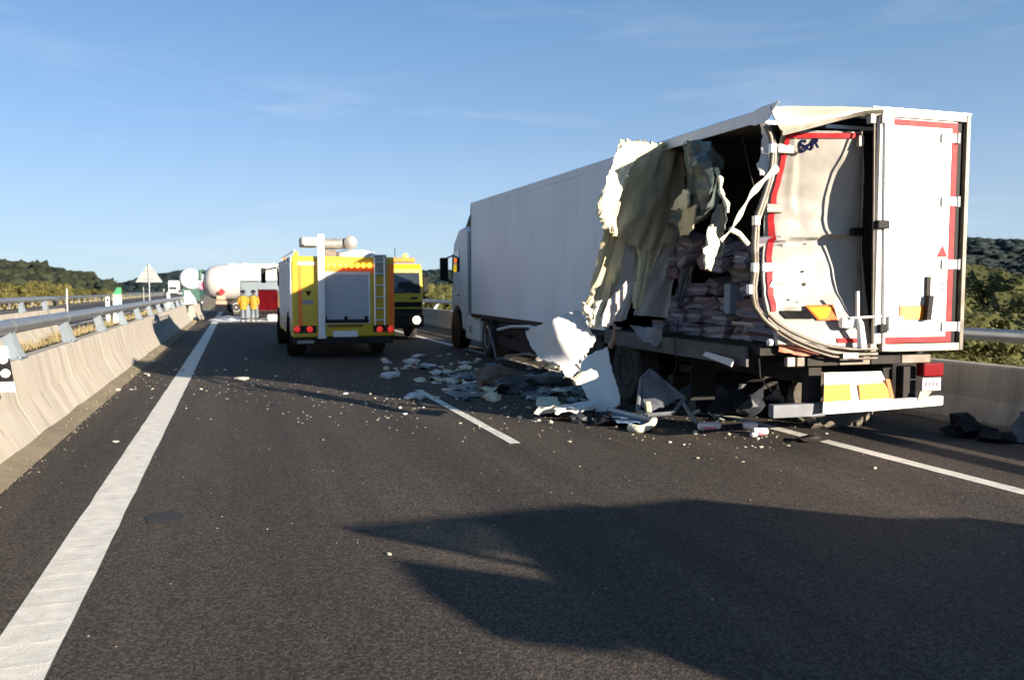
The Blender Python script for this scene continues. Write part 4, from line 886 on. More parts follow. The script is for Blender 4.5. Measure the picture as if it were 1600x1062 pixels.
rows = [[FFp(968,226,1.40), FFp(1000,227,1.55)], [FFp(962,246,1.38), FFp(990,250,1.48)], [FFp(948,280,1.36), FFp(972,286,1.44)], [FFp(940,312,1.34), FFp(962,318,1.42)], [FFp(936,332,1.34), FFp(956,338,1.42)], [FFp(944,356,1.36), FFp(950,360,1.40)]]
MB().sheet(vfold(rows, 30, 14, 0.04, 4.0, 0.03), 0.03).build('torn_foam', M_FOAMP, TR, 35)  # sunlight put into the colour: paler foam on the sun-facing strip
def tongue(name, m, seq, nr, nc, seed, th=0.02, amp=0.05, jag=0.03, yp=None):
    MB().sheet(drape([[S(*a) if yp is None else rf(a[0], a[1], yp) for a in r] for r in seq], nr, nc, amp, 3.5, jag, seed), th).build(name, m, TR, 45)
def hang(name, m, seq, nr, nc, seed, th, amp=0.05, jag=0.02):         # strips that hang below the big sheet, given by depth behind the rear frame
    MB().sheet(vfold([[rf(*a) for a in r] for r in seq], nr, nc, amp, seed, jag), th).build(name, m, TR, 35)
hang('torn_foam', M_FOAM, [[(944,346,1.98),(982,352,2.08)], [(938,395,2.22),(972,400,2.26)], [(924,445,2.36),(960,452,2.41)], [(908,490,2.41),(945,495,2.46)]], 26, 14, 2.2, 0.045, 0.07)
hang('torn_lining', M_TORN, [[(976,352,2.34),(1000,352,2.41)], [(966,400,2.41),(1001,402,2.48)], [(955,450,2.46),(992,455,2.51)], [(948,503,2.48),(978,500,2.54)]], 18, 12, 5.2, 0.01, 0.04)
hang('torn_foam', M_FOAM, [[(992,360,2.34),(1024,362,2.41)], [(996,410,2.38),(1013,408,2.42)], [(992,450,2.41),(1005,450,2.44)], [(988,482,2.41),(998,480,2.44)]], 20, 10, 8.2, 0.04, 0.05)
hang('torn_foam', M_FOAM, [[(1018,345,2.42),(1056,335,2.56)], [(1008,385,2.46),(1042,376,2.56)], [(1003,428,2.46),(1017,420,2.51)]], 16, 10, 9.1, 0.035, 0.05)
hang('torn_lining', M_TORN, [[(1040,345,2.66),(1076,352,2.61)], [(1022,395,2.66),(1063,402,2.66)], [(1005,440,2.68),(1051,452,2.71)], [(990,492,2.71),(1043,496,2.74)]], 18, 14, 3.3, 0.012, 0.06)
hang('torn_lining', M_GREYW, [[(1076,360,2.36),(1092,364,2.36)], [(1066,420,2.41),(1084,424,2.36)], [(1052,470,2.46),(1066,474,2.46)]], 14, 8, 6.3, 0.012, 0.05)
tongue('torn_lining', mat('torn_sheet_pinkish', (0.42,0.36,0.33), 0.6, var=0.12, vscale=4), [[(968,452,-0.34),(981,438,-0.31)], [(950,470,-0.40),(978,462,-0.34)], [(942,490,-0.42),(965,490,-0.36)], [(940,508,-0.42),(952,510,-0.38)]], 14, 8, 4.4, 0.012, 0.02, 0.02, 1.35)
tongue('torn_foam', M_FOAMP, [[(908,470,-0.36),(918,472,-0.35)], [(912,490,-0.37),(925,488,-0.36)], [(920,512,-0.36),(932,508,-0.35)]], 10, 6, 6.1, 0.05, 0.02, 0.03, 1.5)
tongue('torn_foam', M_FOAMP, [[(926,474,-0.33),(938,468,-0.32)], [(924,494,-0.34),(934,488,-0.33)], [(926,512,-0.34),(932,510,-0.33)]], 10, 6, 1.9, 0.05, 0.02, 0.03, 1.48)
# dark film billowing over the opening
rows = [[S(1070,224,-0.02), S(1085,220,-0.10), S(1104,222,-0.08), S(1118,234,0.02)], [S(1070,250,-0.03), S(1090,250,-0.22), S(1112,250,-0.16), S(1124,262,0.05)], [S(1072,285,-0.03), S(1092,285,-0.24), S(1112,290,-0.18), S(1124,295,0.05)], [S(1066,320,-0.06), S(1085,320,-0.20), S(1104,325,-0.16), S(1118,322,0.02)], [S(1046,345,-0.08), S(1068,350,-0.16), S(1085,352,-0.10), S(1098,345,0.02)], [S(1056,366,-0.08), S(1066,370,-0.1), S(1072,372,-0.08), S(1078,366,0.0)]]
MB().sheet(drape(rows, 30, 22, 0.13, 4.2, 0.05, 11.0), 0.006).build('torn_film', M_GREENF, TR, 60)
tongue('torn_foam', M_FOAMP, [[(1070,296,-0.24),(1078,300,-0.24)], [(1056,320,-0.22),(1078,318,-0.24)], [(1052,328,-0.2),(1074,326,-0.22)]], 8, 6, 1.2, 0.03, 0.02)
tongue('torn_foam', M_FOAM, [[(1070,330,-0.22),(1090,318,-0.22)], [(1062,350,-0.2),(1084,352,-0.18)], [(1066,368,-0.16),(1076,368,-0.16)]], 8, 6, 1.5, 0.02, 0.02)
tongue('torn_film', M_GREENF, [[(1120,318,-0.03),(1134,318,0.0)], [(1112,345,-0.05),(1134,350,0.0)], [(1110,375,-0.06),(1128,385,-0.02)], [(1114,400,-0.06),(1122,402,-0.02)]], 12, 8, 2.9, 0.006, 0.05)
tongue('torn_foam', M_FOAMP, [[(1108,350,-0.10),(1113,349,-0.10)], [(1103,375,-0.11),(1120,378,-0.08)], [(1096,396,-0.12),(1120,392,-0.08)], [(1102,420,-0.12),(1106,423,-0.10)]], 12, 7, 3.9, 0.03, 0.025, 0.03, 0.25)
b = MB(); b.tube(resample([S(1118,264,-0.04), S(1126,282,-0.06), S(1125,297,-0.07), S(1130,308,-0.06), S(1137,322,-0.05), S(1136,332,-0.05)], 14), [0.03+0.012*math.sin(k*1.9) for k in range(14)], 6); b.build('torn_foam', M_FOAMP, TR, 60)
# white tongue of lining drooping behind the bent post, broken corner bracket
tongue('torn_lining', M_TORN, [[(1187,190,0.10),(1204,196,0.12)], [(1192,215,0.08),(1206,220,0.12)], [(1190,245,0.04),(1204,250,0.1)], [(1184,262,0.0),(1200,266,0.06)], [(1188,274,-0.02),(1194,276,0.02)]], 14, 6, 7.7, 0.012, 0.02)
b = MB(); b.tube(resample([rf(1214,262,-0.14), rf(1195,280,-0.18), rf(1174,303,-0.22), rf(1158,332,-0.24), rf(1142,360,-0.24), rf(1126,376,-0.22)], 22), [0.034+0.012*math.sin(k*0.9+1) - 0.0009*k for k in range(22)], 7, flat=0.5); b.build('bent_strip', M_FOAMP, TR, 60)
b = MB(); b.tube(resample([rf(1140,358,-0.22), rf(1154,364,-0.22), rf(1169,382,-0.2)], 8), 0.03, 7, flat=0.6); b.build('bent_strip', M_FOAMP, TR, 60)
for cab_ in ([S(1160,215,0.2), S(1166,240,0.18), S(1172,270,0.2), S(1180,300,0.25)], [S(1060,500,-0.1), S(1054,540,-0.12), S(1058,570,-0.12), S(1046,600,-0.12)], [S(1186,560,-0.05), S(1188,590,-0.06), S(1205,610,-0.06)]): MB().tube(resample(cab_, 10), 0.008, 5).build('loose_cable', M_CHASSIS, TR)
#, S(1166,240,0.18), S(1172,270,0.2), S(1180,300,0.25)], 10), 0.008, 5); b.tube(resample([S(1060,500,-0.1), S(1054,540,-0.12), S(1058,570,-0.12), S(1046,600,-0.12)], 10), 0.008, 5); b.tube(resample([S(1186,560,-0.05), S(1188,590,-0.06), S(1205,610,-0.06)], 8), 0.008, 5); b.build('loose_cable', M_CHASSIS, TR)
b = MB(); b.tube([S(952,500,-0.30), S(961,510,-0.30), S(960,528,-0.30), S(954,541,-0.30)], [0.03,0.028,0.035,0.045], 7); b.tube([S(961,512,-0.31), S(970,513,-0.31)], 0.015, 6); b.build('broken_bracket', M_RUST, TR, 60)
b = MB(); b.tube([S(1145,505,-0.06), S(1165,507,-0.06), S(1178,509,-0.06)], 0.022, 6); b.build('broken_bracket', M_CREAM, TR)
b = MB(); b.sheet([[S(1105,550,-0.1), S(1148,562,-0.12)], [S(1100,556,-0.12), S(1144,573,-0.14)]], 0.02); b.build('torn_guard_strip', M_TORN, TR)
b = MB(); b.sheet(drape([[S(985,508,-0.05), S(1035,514,-0.05)], [S(1000,530,-0.08), S(1030,536,-0.08)], [S(1020,541,-0.10), S(1026,543,-0.10)]], 8, 8, 0.04, 4, 0.03, 3.0), 0.01); b.build('torn_lining', M_GREYW, TR, 50)
c = rf(1203, 535, -0.05); MB().lathe([(0.012,-0.03),(0.035,-0.02),(0.035,0.02),(0.012,0.03)], c, 'x', 12).build('side_lamp', M_WPAINT, TR)

# cartons piled inside the opening
rnd = random.Random(12)
CM = []
for k in range(12):
    q = MB(); A = [Vector((x, y, z)) + Vector((rnd.uniform(-.09,.09), rnd.uniform(-.07,.07), rnd.uniform(-.10,.04))) for z in (0, .35, .62, 1) for x, y in ((0,0),(.5,-.02+rnd.uniform(-.06,.06)),(1,0),(1,1),(0,1))]
    F_ = [(l*5+j, l*5+(j+1)%5, (l+1)*5+(j+1)%5, (l+1)*5+j) for l in range(3) for j in range(5)]
    q.add(A, F_[:5] + F_[10:], 0); q.f += F_[5:10]; q.m += [1]*5; q.f += [(4,3,2,1,0), (15,16,17,18,19)]; q.m += [0, 0]
    CM.append(q.build('carton', [(M_LILAC, M_PINK), (M_PINK, M_LILAC), (M_LILAC, M_DIM), (M_DIM, M_PINK)][k % 4], mesh_only=True))
n = 0
def carton(x, y, z, dx, dy, dz, me, tilt, lab='small pink or lilac carton packed in the torn opening of the trailer', grp='cartons packed inside the torn trailer'):
    o = link('carton', me); o.matrix_world = TF @ Matrix.Translation((x, y, z)) @ Matrix.Rotation(tilt[2], 4, 'Z') @ Matrix.Rotation(tilt[0], 4, 'X') @ Matrix.Rotation(tilt[1], 4, 'Y') @ Matrix.Diagonal((dx, dy, dz, 1))
    return tag(o, lab, 'carton', grp)
for iz in range(7):
    y = 0.55
    while y < 3.3:
        dy = rnd.uniform(0.22, 0.42); dz = 0.17
        top = 1.95 + 0.35*noise.noise(Vector((y*1.3, 0, 4))) - (0.25 if y > 2.4 else 0)
        z = zb + 0.035 + iz*0.175
        if z + dz < top:
            carton(0.34 + rnd.uniform(0, 0.25) + 0.03*iz, y, z, 0.5, dy-0.012, dz-0.006, CM[rnd.randrange(12)], (0, 0, rnd.uniform(-0.3, 0.3)) if rnd.random() < 0.45 else (rnd.uniform(-.2,.2), rnd.uniform(-.25,.25), rnd.uniform(-.4,.4)))
        y += dy
for k in range(26):
    y = rnd.uniform(0.5, 3.0); carton(0.1 + rnd.uniform(0, 0.3), y, zb + 0.9 + rnd.uniform(-0.1, 0.25), 0.3, rnd.uniform(0.16, 0.3), rnd.uniform(0.1, 0.17), CM[rnd.randrange(12)], (rnd.uniform(-.5,.5), rnd.uniform(-.3,.3), rnd.uniform(-.4,.4)))
p = sf(1130, 490, 0.40); carton(p.x, p.y-0.14, p.z, 0.2, 0.14, 0.36, MB().box((0,0,0),(1,1,1)).build('carton', M_BLUEC, mesh_only=True), (0.05, 0, 0), 'pale blue carton standing among the pink cartons in the torn opening', None)

# ================================================================== tractor unit in front of the trailer
KR = empty('tractor_unit', TF @ Vector((0, TL, 0)), 'white lorry cab coupled to the front of the wrecked trailer', 'lorry', rz=TRZ)
prof = [(0.75,0.95),(0.72,3.25),(0.95,3.42),(1.7,3.38),(2.35,3.05),(2.62,2.35),(2.72,1.55),(2.74,0.55),(2.55,0.42),(2.50,0.95),(2.30,1.18),(1.75,1.22),(1.35,1.0),(1.25,0.6),(1.0,0.55),(0.9,0.95)]
MB().prism(prof, 'x', 0.03, 2.47).build('cab', M_SIDE, KR, bevel=0.06)
MB().prism([(1.0,3.40),(1.1,3.75),(1.25,3.80),(2.15,3.28),(2.1,3.2)], 'x', 0.25, 2.25).build('roof_deflector', M_BLACK, KR, bevel=0.05)
MB().prism([(0.55,1.1),(0.55,3.3),(0.75,3.35),(0.75,1.1)], 'x', 0.02, 0.05).build('side_deflector', M_SIDE, KR, bevel=0.006)
dr = MB().prism([(1.5,1.3),(1.5,2.15),(2.42,2.15),(2.55,1.75),(2.6,1.3)], 'x', 0.012, 0.028).build('door', M_SIDE, KR, bevel=0.005)
MB().box((0.0,1.56,1.5),(0.012,1.74,1.55)).build('handle', M_BLACK, dr)
MB().prism([(1.55,2.2),(1.55,2.85),(2.15,2.8),(2.40,2.2)], 'x', 0.015, 0.028).build('side_window', M_GLASS, KR)
MB().prism([(2.60,2.42),(2.63,2.40),(2.42,3.02),(2.36,3.02)], 'x', 0.15, 2.35).build('windscreen', M_GLASS, KR)
mr = MB().box((-0.36,2.40,1.95),(-0.12,2.55,2.62)).build('mirror', M_BLACK, KR, bevel=0.03)
b = MB(); b.tube([(-0.24,2.45,2.58),(0.1,2.4,2.72)], 0.025, 6); b.tube([(-0.24,2.45,1.98),(0.1,2.45,1.85)], 0.03, 6); b.tube([(0.02,2.48,1.85),(0.02,2.40,2.72)], 0.03, 6); b.build('mirror_arm', M_BLACK, mr)
wheel(KR, (0.22, 2.0, 0.5), 0.5, 0.32, -1); wheel(KR, (2.28, 2.0, 0.5), 0.5, 0.32, 1)
MB().lathe([(0.62,-0.02),(0.62,0.25),(0.56,0.25),(0.56,-0.02)], (0.02,2.0,0.5), 'x', 24).build('wheel_arch', M_BLACK, KR)
for x in (0.33, 2.2): wheel(KR, (x, -1.35, 0.5), 0.5, 0.5, -1 if x < 1 else 1)
for x in (0.8, 1.6): MB().box((x, -2.0, 0.6), (x+0.1, 2.4, 0.85)).build('chassis_rail', M_CHASSIS, KR)
MB().box((0.06,-0.55,0.33),(0.62,0.95,0.98)).build('side_skirt', M_SIDE, KR, bevel=0.05)
MB().box((0.045,0.30,0.52),(0.058,0.36,0.70)).build('step_recess', M_BLACK, KR)
MB().box((0.5,0.5,1.0),(2.0,0.74,1.9)).build('rear_equipment', M_CHASSIS, KR)
MB().box((0.05,2.5,0.3),(2.45,2.8,0.62)).build('bumper', M_WPAINT, KR, bevel=0.05)

# ================================================================== fire engines
FY = 20.0
M_BENT2 = mat('grey_roof_gear', (0.20, 0.195, 0.185), 0.5, 0.2, var=0.3, vscale=6)
FE = empty('fire_engine', (1.32, FY, 0), 'yellow and orange fire engine seen from its rear with a grey roller shutter', 'fire engine')
FF = Matrix.Translation((1.32, FY, 0))
def fr(u, v, y=0.0): return at(u, v, y=y, frame=FF)
FWD = 2.50; FL = 7.6
zt_, zb_ = 2.52, 0.52
MB().box((0.0, 0.0, zb_), (FWD, 5.6, zt_-0.02)).build('body', M_YEL, FE, bevel=0.03)
# left side lockers with shutters
for k in range(4):
    y0 = 0.12 + 1.36*k
    b = MB(); ys2 = []
    b.sheet([[(-0.012 - (0.006 if j % 2 else 0), y0, 0.98+0.045*j) for j in range(31)], [(-0.012 - (0.006 if j % 2 else 0), y0+1.26, 0.98+0.045*j) for j in range(31)]], 0.004); b.build('side_shutter', M_SHUT, FE)
    MB().box((-0.03, y0-0.08, 0.95), (-0.002, y0-0.02, 2.38)).build('shutter_frame', M_ALU, FE)
    MB().box((-0.014, y0, 0.64), (-0.003, y0+1.24, 0.92)).build('lower_locker', M_CREAM, FE, bevel=0.003)
MB().box((-0.02, 0.0, 2.36), (0.0, 5.6, 2.50)).build('side_trim', M_WPAINT, FE)
for k in range(4): MB().lathe([(0.05,-0.02),(0.06,-0.035),(0.03,-0.045)], (-0.0, 0.9+1.3*k, 2.43), 'x', 10).build('side_lamp', M_BLACK, FE)
# rear face
x0_, x1_ = fr(467,480).x, fr(493,480).x
MB().box((fr(459,480).x, -0.012, 0.66), (fr(465.5,480).x, -0.001, 2.5)).build('corner_post', M_YEL, FE, bevel=0.004)
MB().box((fr(466,480).x, -0.010, 0.70), (fr(472,480).x, -0.001, 2.28)).build('orange_stripe', M_FORANGE, FE)
MB().box((fr(607,480).x, -0.010, 0.62), (fr(615.5,480).x, -0.001, 2.32)).build('orange_stripe', M_FORANGE, FE)
MB().box((fr(466,480).x, -0.014, fr(480,414).z), (fr(493,480).x, -0.001, fr(480,409).z)).build('white_bar', M_WPAINT, FE)
MB().box((fr(506,480).x, -0.010, fr(500,426).z), (fr(585,480).x, -0.001, fr(500,416).z)).build('orange_band', M_FORANGE, FE)
for k in range(8):
    c = fr(512 + 9.3*k, 414.5); MB().lathe([(0.062,0.0),(0.062,-0.03),(0.045,-0.05),(0.02,-0.06)], (c.x, -0.012, c.z), 'y', 12).build('amber_lamp', M_AMBER, FE, 40)
a, c = fr(505,503), fr(575,428)
sh = MB().box((a.x-0.05, -0.014, a.z-0.05), (c.x+0.05, -0.002, c.z+0.05)).build('shutter_frame', M_ALU, FE, bevel=0.004)
b = MB(); nS = 34
b.sheet([[(xx, -0.020 - (0.006 if j % 2 else 0.0), a.z + (c.z-a.z)*j/nS) for j in range(nS+1)] for xx in (a.x, c.x)], 0.004); b.build('rear_shutter', M_SHUT, FE)
MB().box((a.x, -0.045, a.z-0.03), (c.x, -0.02, a.z+0.06)).build('shutter_handle', M_CHASSIS, FE)
for u in (508, 540, 572): q = fr(u, 497); MB().box((q.x-0.04,-0.055,q.z-0.05),(q.x+0.04,-0.0455,q.z+0.05)).build('shutter_latch', M_BLACK, FE)
# white upright mast at the back
a, c = fr(498,530,-0.12), fr(506,366,-0.12)
MB().box((a.x, -0.16, a.z+0.1), (c.x, -0.07, c.z)).build('mast', M_WPAINT, FE, bevel=0.012)
MB().box((a.x-0.02, -0.17, a.z+0.02), (c.x+0.02, -0.015, a.z+0.1)).build('mast_foot', M_ALU, FE)
# roof equipment
a, c = fr(471,392,0.6), fr(497,370,0.6); MB().box((a.x, 0.6, a.z+0.12), (c.x, 1.4, c.z)).build('roof_box', M_SIGNB, FE, bevel=0.03)
a, c = fr(508,388,0.6), fr(558,374,0.6); MB().tube([(a.x, 0.8, (a.z+c.z)/2), (c.x-0.15, 0.8, (a.z+c.z)/2+0.02), (c.x, 0.8, (a.z+c.z)/2)], [0.14,0.14,0.09], 14).build('roof_monitor', M_BENT2, FE, 40)
q = fr(548,379,0.6); MB().lathe([(0.10,-0.06),(0.17,-0.02),(0.17,0.04),(0.12,0.08)], (q.x,0.62,q.z), 'y', 16).build('search_light', M_BENT2, FE, 40)
q = fr(520,396,0.6); MB().box((q.x-0.35,0.7,zt_-0.03),(q.x+0.1,1.0,q.z+0.1)).build('roof_support', M_BROWNM, FE)
ca, cb = fr(523,409,0.7), fr(592,391,0.7); b = MB(); vs = []
for p in IV:
    q = Vector(p); d_ = 1 + 0.25*noise.noise(q*2.1)
    vs.append(((ca.x+cb.x)/2 + (abs(q.x)**0.7*(1 if q.x > 0 else -1))*d_*(cb.x-ca.x)/2, 1.3 + q.y*d_*0.9, zt_-0.06 + max(0.0, q.z*d_)**0.6*(cb.z-zt_+0.10)))
b.add(vs, [tuple(int(i) for i in f) for f in IF]); b.build('roof_cover', M_WPAINT, FE, 60)
for k, (u0, u1) in enumerate(((459,466),)): MB().box((fr(u0,400).x, 0.02, zt_-0.02), (fr(u1,400).x, 0.12, fr(462,393).z)).build('roof_post', M_YEL, FE)
b = MB(); b.tube([(0.08,0.1,zt_-0.03),(0.08,0.1,zt_+0.12),(0.08,5.4,zt_+0.12),(0.08,5.4,zt_-0.03)], 0.02, 6); b.tube([(FWD-0.5,0.1,zt_-0.03),(FWD-0.5,0.1,zt_+0.1),(FWD-0.5,5.4,zt_+0.1)], 0.02, 6); b.build('roof_rail', M_ALU, FE)
# ladder on the right
xa, xb = fr(586,460,-0.1).x, fr(601,460,-0.1).x
ld = MB(); 
for x in (xa, xb): ld.tube([(x,-0.10,fr(590,508,-0.1).z),(x,-0.10,fr(590,403,-0.1).z),(x,0.25,fr(590,401,-0.1).z)], 0.028, 8)
ld = ld.build('ladder', M_ALU, FE, 40)
for k in range(6):
    z = fr(590, 500-18*k, -0.1).z; MB().cyl((xa,-0.10,z),(xb,-0.10,z),0.022,n=8).build('rung', M_ALU, ld)
MB().box((fr(584,460).x,-0.012,fr(590,430).z),(fr(604,460).x,-0.002,fr(590,398).z)).build('ladder_panel', M_SIGNB, FE)
# panel detail, lamps, plate, bumper
q = fr(481,472); MB().box((q.x-0.13,-0.006,q.z-0.06),(q.x+0.13,-0.002,q.z+0.06)).build('notice_plate', M_SIGNB, FE)
q = fr(482,459); MB().prism([(q.x-0.07,q.z+0.07),(q.x+0.07,q.z+0.07),(q.x,q.z-0.07)],'y',-0.005,-0.002).build('crest', M_BLACK, FE)
for u, m in ((464,M_RLIT),(484,M_RLIT),(593,M_RLIT),(610,M_RLIT)):
    q = fr(u,514,-0.02); MB().lathe([(0.075,0.0),(0.075,-0.03),(0.05,-0.045)], (q.x,-0.04,q.z), 'y', 14).build('rear_lamp', m, FE, 40)
for u0, u1 in ((459,494),(583,607)): MB().box((fr(u0,514).x,-0.035,fr(470,520).z),(fr(u1,514).x,-0.002,fr(470,509).z)).build('lamp_housing', M_CHASSIS, FE, bevel=0.01)
q = fr(540,509); t0 = MB()
for k in range(13): t0.box((q.x-0.42+0.066*k,-0.006,q.z-0.035),(q.x-0.38+0.066*k,-0.002,q.z+0.035))
t0.build('lettering', M_CHASSIS, FE)
q = fr(540,521.5,-0.02); MB().box((q.x-0.30,-0.02,q.z-0.075),(q.x+0.30,-0.003,q.z+0.075)).build('number_plate', M_WPAINT, FE, bevel=0.004)
MB().box((0.03, -0.05, 0.34), (FWD-0.05, 0.15, zb_-0.01)).build('rear_bumper', M_CHASSIS, FE, bevel=0.02)
MB().box((0.10, -0.06, 0.38), (0.50, -0.051, 0.45)).build('bumper_mark', M_SIGNB, FE)
MB().box((0.15,0.2,0.4),(FWD-0.15,5.2,zb_-0.005)).build('chassis', M_CHASSIS, FE)
# cab
MB().prism([(5.75,0.6),(5.75,2.45),(5.95,2.55),(7.2,2.5),(7.5,1.7),(7.6,1.5),(7.6,0.6)],'x',0.04,FWD-0.04).build('cab', M_YEL, FE, bevel=0.05)
MB().prism([(6.4,1.6),(6.4,2.25),(7.15,2.25),(7.38,1.6)],'x',0.025,0.041).build('side_window', M_GLASS, FE)
MB().box((0.1,5.95,2.55),(FWD-0.1,6.3,2.68)).build('light_bar', M_FORANGE, FE, bevel=0.03)
a, c = at(408,442,y=FY+6.6), at(415,419,y=FY+6.6)
mr = MB().box((a.x-1.32, 6.6, a.z), (c.x-1.32, 6.72, c.z)).build('mirror', M_BLACK, FE, bevel=0.02)
MB().tube([(c.x-1.35,6.66,c.z-0.06),(c.x-1.0,6.66,c.z+0.02),(0.0,6.66,c.z-0.03),(0.02,6.66,a.z-0.1)],0.025,6).build('mirror_arm', M_BLACK, mr)
for y in (1.35, 6.3):
    wheel(FE,(0.24,y,0.5),0.5,0.34,-1); wheel(FE,(FWD-0.24,y,0.5),0.5,0.34,1)
    MB().lathe([(0.60,-0.03),(0.60,0.2),(0.54,0.2),(0.54,-0.03)],(0.0,y,0.52),'x',24).build('wheel_arch', M_CHASSIS, FE)

# second engine, facing us on the right
G = empty('fire_engine', (3.62, 26.6, 0), 'yellow fire engine facing the camera with headlight on behind the first one', 'fire engine')
GW = 2.45
MB().prism([(0.0,1.05),(0.02,1.5),(0.16,2.38),(0.35,2.56),(2.2,2.6),(2.2,0.6),(0.0,0.6)],'x',0.0,GW).build('cab', M_YEL, G, bevel=0.05)
MB().prism([(0.024,1.56),(0.008,1.58),(0.125,2.26),(0.14,2.26)],'x',0.10,GW-0.10).build('windscreen', M_GLASS, G)
MB().box((0.05,-0.03,1.10),(GW-0.05,0.02,1.27)).build('grille', M_BLACK, G, bevel=0.01)
MB().box((0.02,-0.16,0.42),(GW-0.02,0.1,0.86)).build('bumper', M_CHASSIS, G, bevel=0.04)
MB().box((0.04,-0.04,0.88),(GW-0.04,0.02,1.04)).build('lower_panel', M_CHASSIS, G)
for x in (0.25, GW-0.27): MB().lathe([(0.13,0.0),(0.13,-0.03),(0.08,-0.05)],(x,-0.16,0.66),'y',14).build('headlight', M_HEAD, G, 40)
MB().lathe([(0.08,0.0),(0.08,-0.03)],(GW-1.15,-0.14,0.3),'y',12).build('fog_lamp', M_HEAD, G)
MB().box((GW-0.45,-0.002,1.36),(GW-0.2,0.006,1.43)).build('maker_plate', M_CHASSIS, G)
for x0 in (0.55, 1.55): MB().tube([(x0,0.03,1.62),(x0+0.35,0.075,1.95)],0.012,5).build('wiper', M_BLACK, G)
MB().box((0.25,0.6,2.62),(GW-0.15,0.9,2.78)).build('light_bar', M_FORANGE, G, bevel=0.04)
for x in (0.6, GW-0.45): MB().lathe([(0.1,2.78),(0.09,2.88),(0.04,2.92)],(x,0.75,0),'z',12).build('beacon', M_AMBER, G, 40)
MB().tube([(1.72,1.2,2.6),(1.72,1.2,3.15)],0.012,5).build('aerial', M_BLACK, G)
for x, s in ((-0.22,-1),(GW+0.04,1)):
    m_ = MB().box((x,0.2,1.6),(x+0.18,0.3,2.1)).build('mirror', M_BLACK, G, bevel=0.02); MB().tube([(x+0.09,0.25,2.08),(x+0.09-s*0.2,0.35,2.2)],0.018,5).build('mirror_arm', M_BLACK, m_)
MB().box((0.0,2.25,0.6),(GW,7.2,2.5)).build('body', M_YEL, G, bevel=0.03)
MB().box((0.1,0.3,0.35),(GW-0.1,7,0.6)).build('chassis', M_CHASSIS, G)
for y in (1.2,5.4):
    wheel(G,(0.22,y,0.5),0.5,0.34,-1); wheel(G,(GW-0.22,y,0.5),0.5,0.34,1)

# ================================================================== tankers across the road
TK = empty('tanker_trailer', (-1.95, 56.5, 0), 'big white tanker trailer standing across the carriageway', 'trailer', rz=R(3))
r_ = 1.18; zc = 2.14
MB().lathe([(0.05,0.0),(0.45,0.06),(0.80,0.22),(1.02,0.48),(1.14,0.9),(r_,1.5),(r_,8.6),(1.1,9.1),(0.8,9.5),(0.3,9.65),(0.05,9.7)],(0,0,zc),'x',36).build('tank', M_TANK, TK, 40)
for x in (2.2, 4.6, 7.0): MB().lathe([(r_+0.004,x-0.05),(r_+0.02,x-0.04),(r_+0.02,x+0.04),(r_+0.004,x+0.05)],(0,0,zc),'x',36).build('tank_band', M_TANK, TK, 40)
MB().box((1.6,-0.3,zc+r_-0.02),(7.6,0.3,zc+r_+0.06)).build('walkway', M_ALU, TK)
for x in (2.6,4.4,6.2): MB().lathe([(0.25,zc+r_+0.06),(0.25,zc+r_+0.12),(0.1,zc+r_+0.15)],(x,0,0),'z',14).build('hatch', M_ALU, TK)
q = at(345,456,y=55.4)
x_, z_ = q.x+1.95, q.z
ya_ = -math.sqrt(max(0.05, r_**2-(z_-zc)**2)) - 0.03
MB().prism([(x_-0.24,z_),(x_,z_+0.24),(x_+0.24,z_),(x_,z_-0.24)],'y',ya_-0.06,ya_-0.04).build('hazard_placard', M_RED, TK)
t0 = MB()
for k in range(3): t0.box((0.62+0.13*k,-1.02,zc+0.12),(0.70+0.13*k,-1.0,zc+0.2))
t0.build('lettering', M_SIGNB, TK)
MB().box((0.9,-1.0,0.75),(9,1.0,0.95)).build('chassis', M_CHASSIS, TK)
for x in (2.0,3.3,4.6):
    for s_ in (-1,1):
        wo_ = wheel(TK,(x,s_*0.95,0.5),0.5,0.4,-1 ); wo_.rotation_euler.z = R(90)*(1 if s_ < 0 else -1)
MB().box((0.72,-1.15,0.22),(1.42,-0.5,0.95)).build('rear_box', M_RUST, TK, bevel=0.04)
MB().box((0.78,-1.12,0.99),(1.36,-0.5,1.28)).build('rear_box', M_RUST, TK, bevel=0.04)
q = at(316,446,y=56.5); MB().lathe([(0.26,-0.1),(0.20,0.0),(0.05,0.05)],(q.x+1.95,-0.2,q.z),'y',12).build('rear_valve', mat('pink_red_paint',(0.62,0.14,0.20),0.5,var=0.1), TK)
MB().tube([(0.1,0,zc+0.75),(-0.15,0,zc+0.75),(-0.18,0,zc+0.1)],0.12,8).build('rear_frame', M_DGREEN, TK)

q = at(297,436,y=78)
T2 = empty('tanker_trailer', (q.x, 78, 0), 'smaller tanker with a round white rear end beyond the barrier gap', 'trailer')
rr = 0.96
MB().lathe([(0.04,-0.12),(0.5,-0.06),(0.8,0.06),(rr,0.28),(rr,12)],(0,0,q.z),'y',32).build('tank', M_TANK2, T2, 40)
MB().lathe([(0.03,-0.14),(0.48,-0.082),(0.78,0.035),(0.80,0.04),(0.5,-0.05)],(0,0,q.z),'y',32).build('end_cap', M_TANK, T2, 40)
MB().box((-0.7,0.3,0.6),(0.75,11.5,q.z-rr+0.15)).build('chassis', M_DGREEN, T2)
for y in (1.2,2.6):
    for s_ in (-1,1): wheel(T2,(s_*0.75,y,0.5),0.5,0.3,s_)
MB().box((-0.75,0.1,0.6),(0.75,0.25,1.0)).build('bumper', M_DGREEN, T2, bevel=0.02)

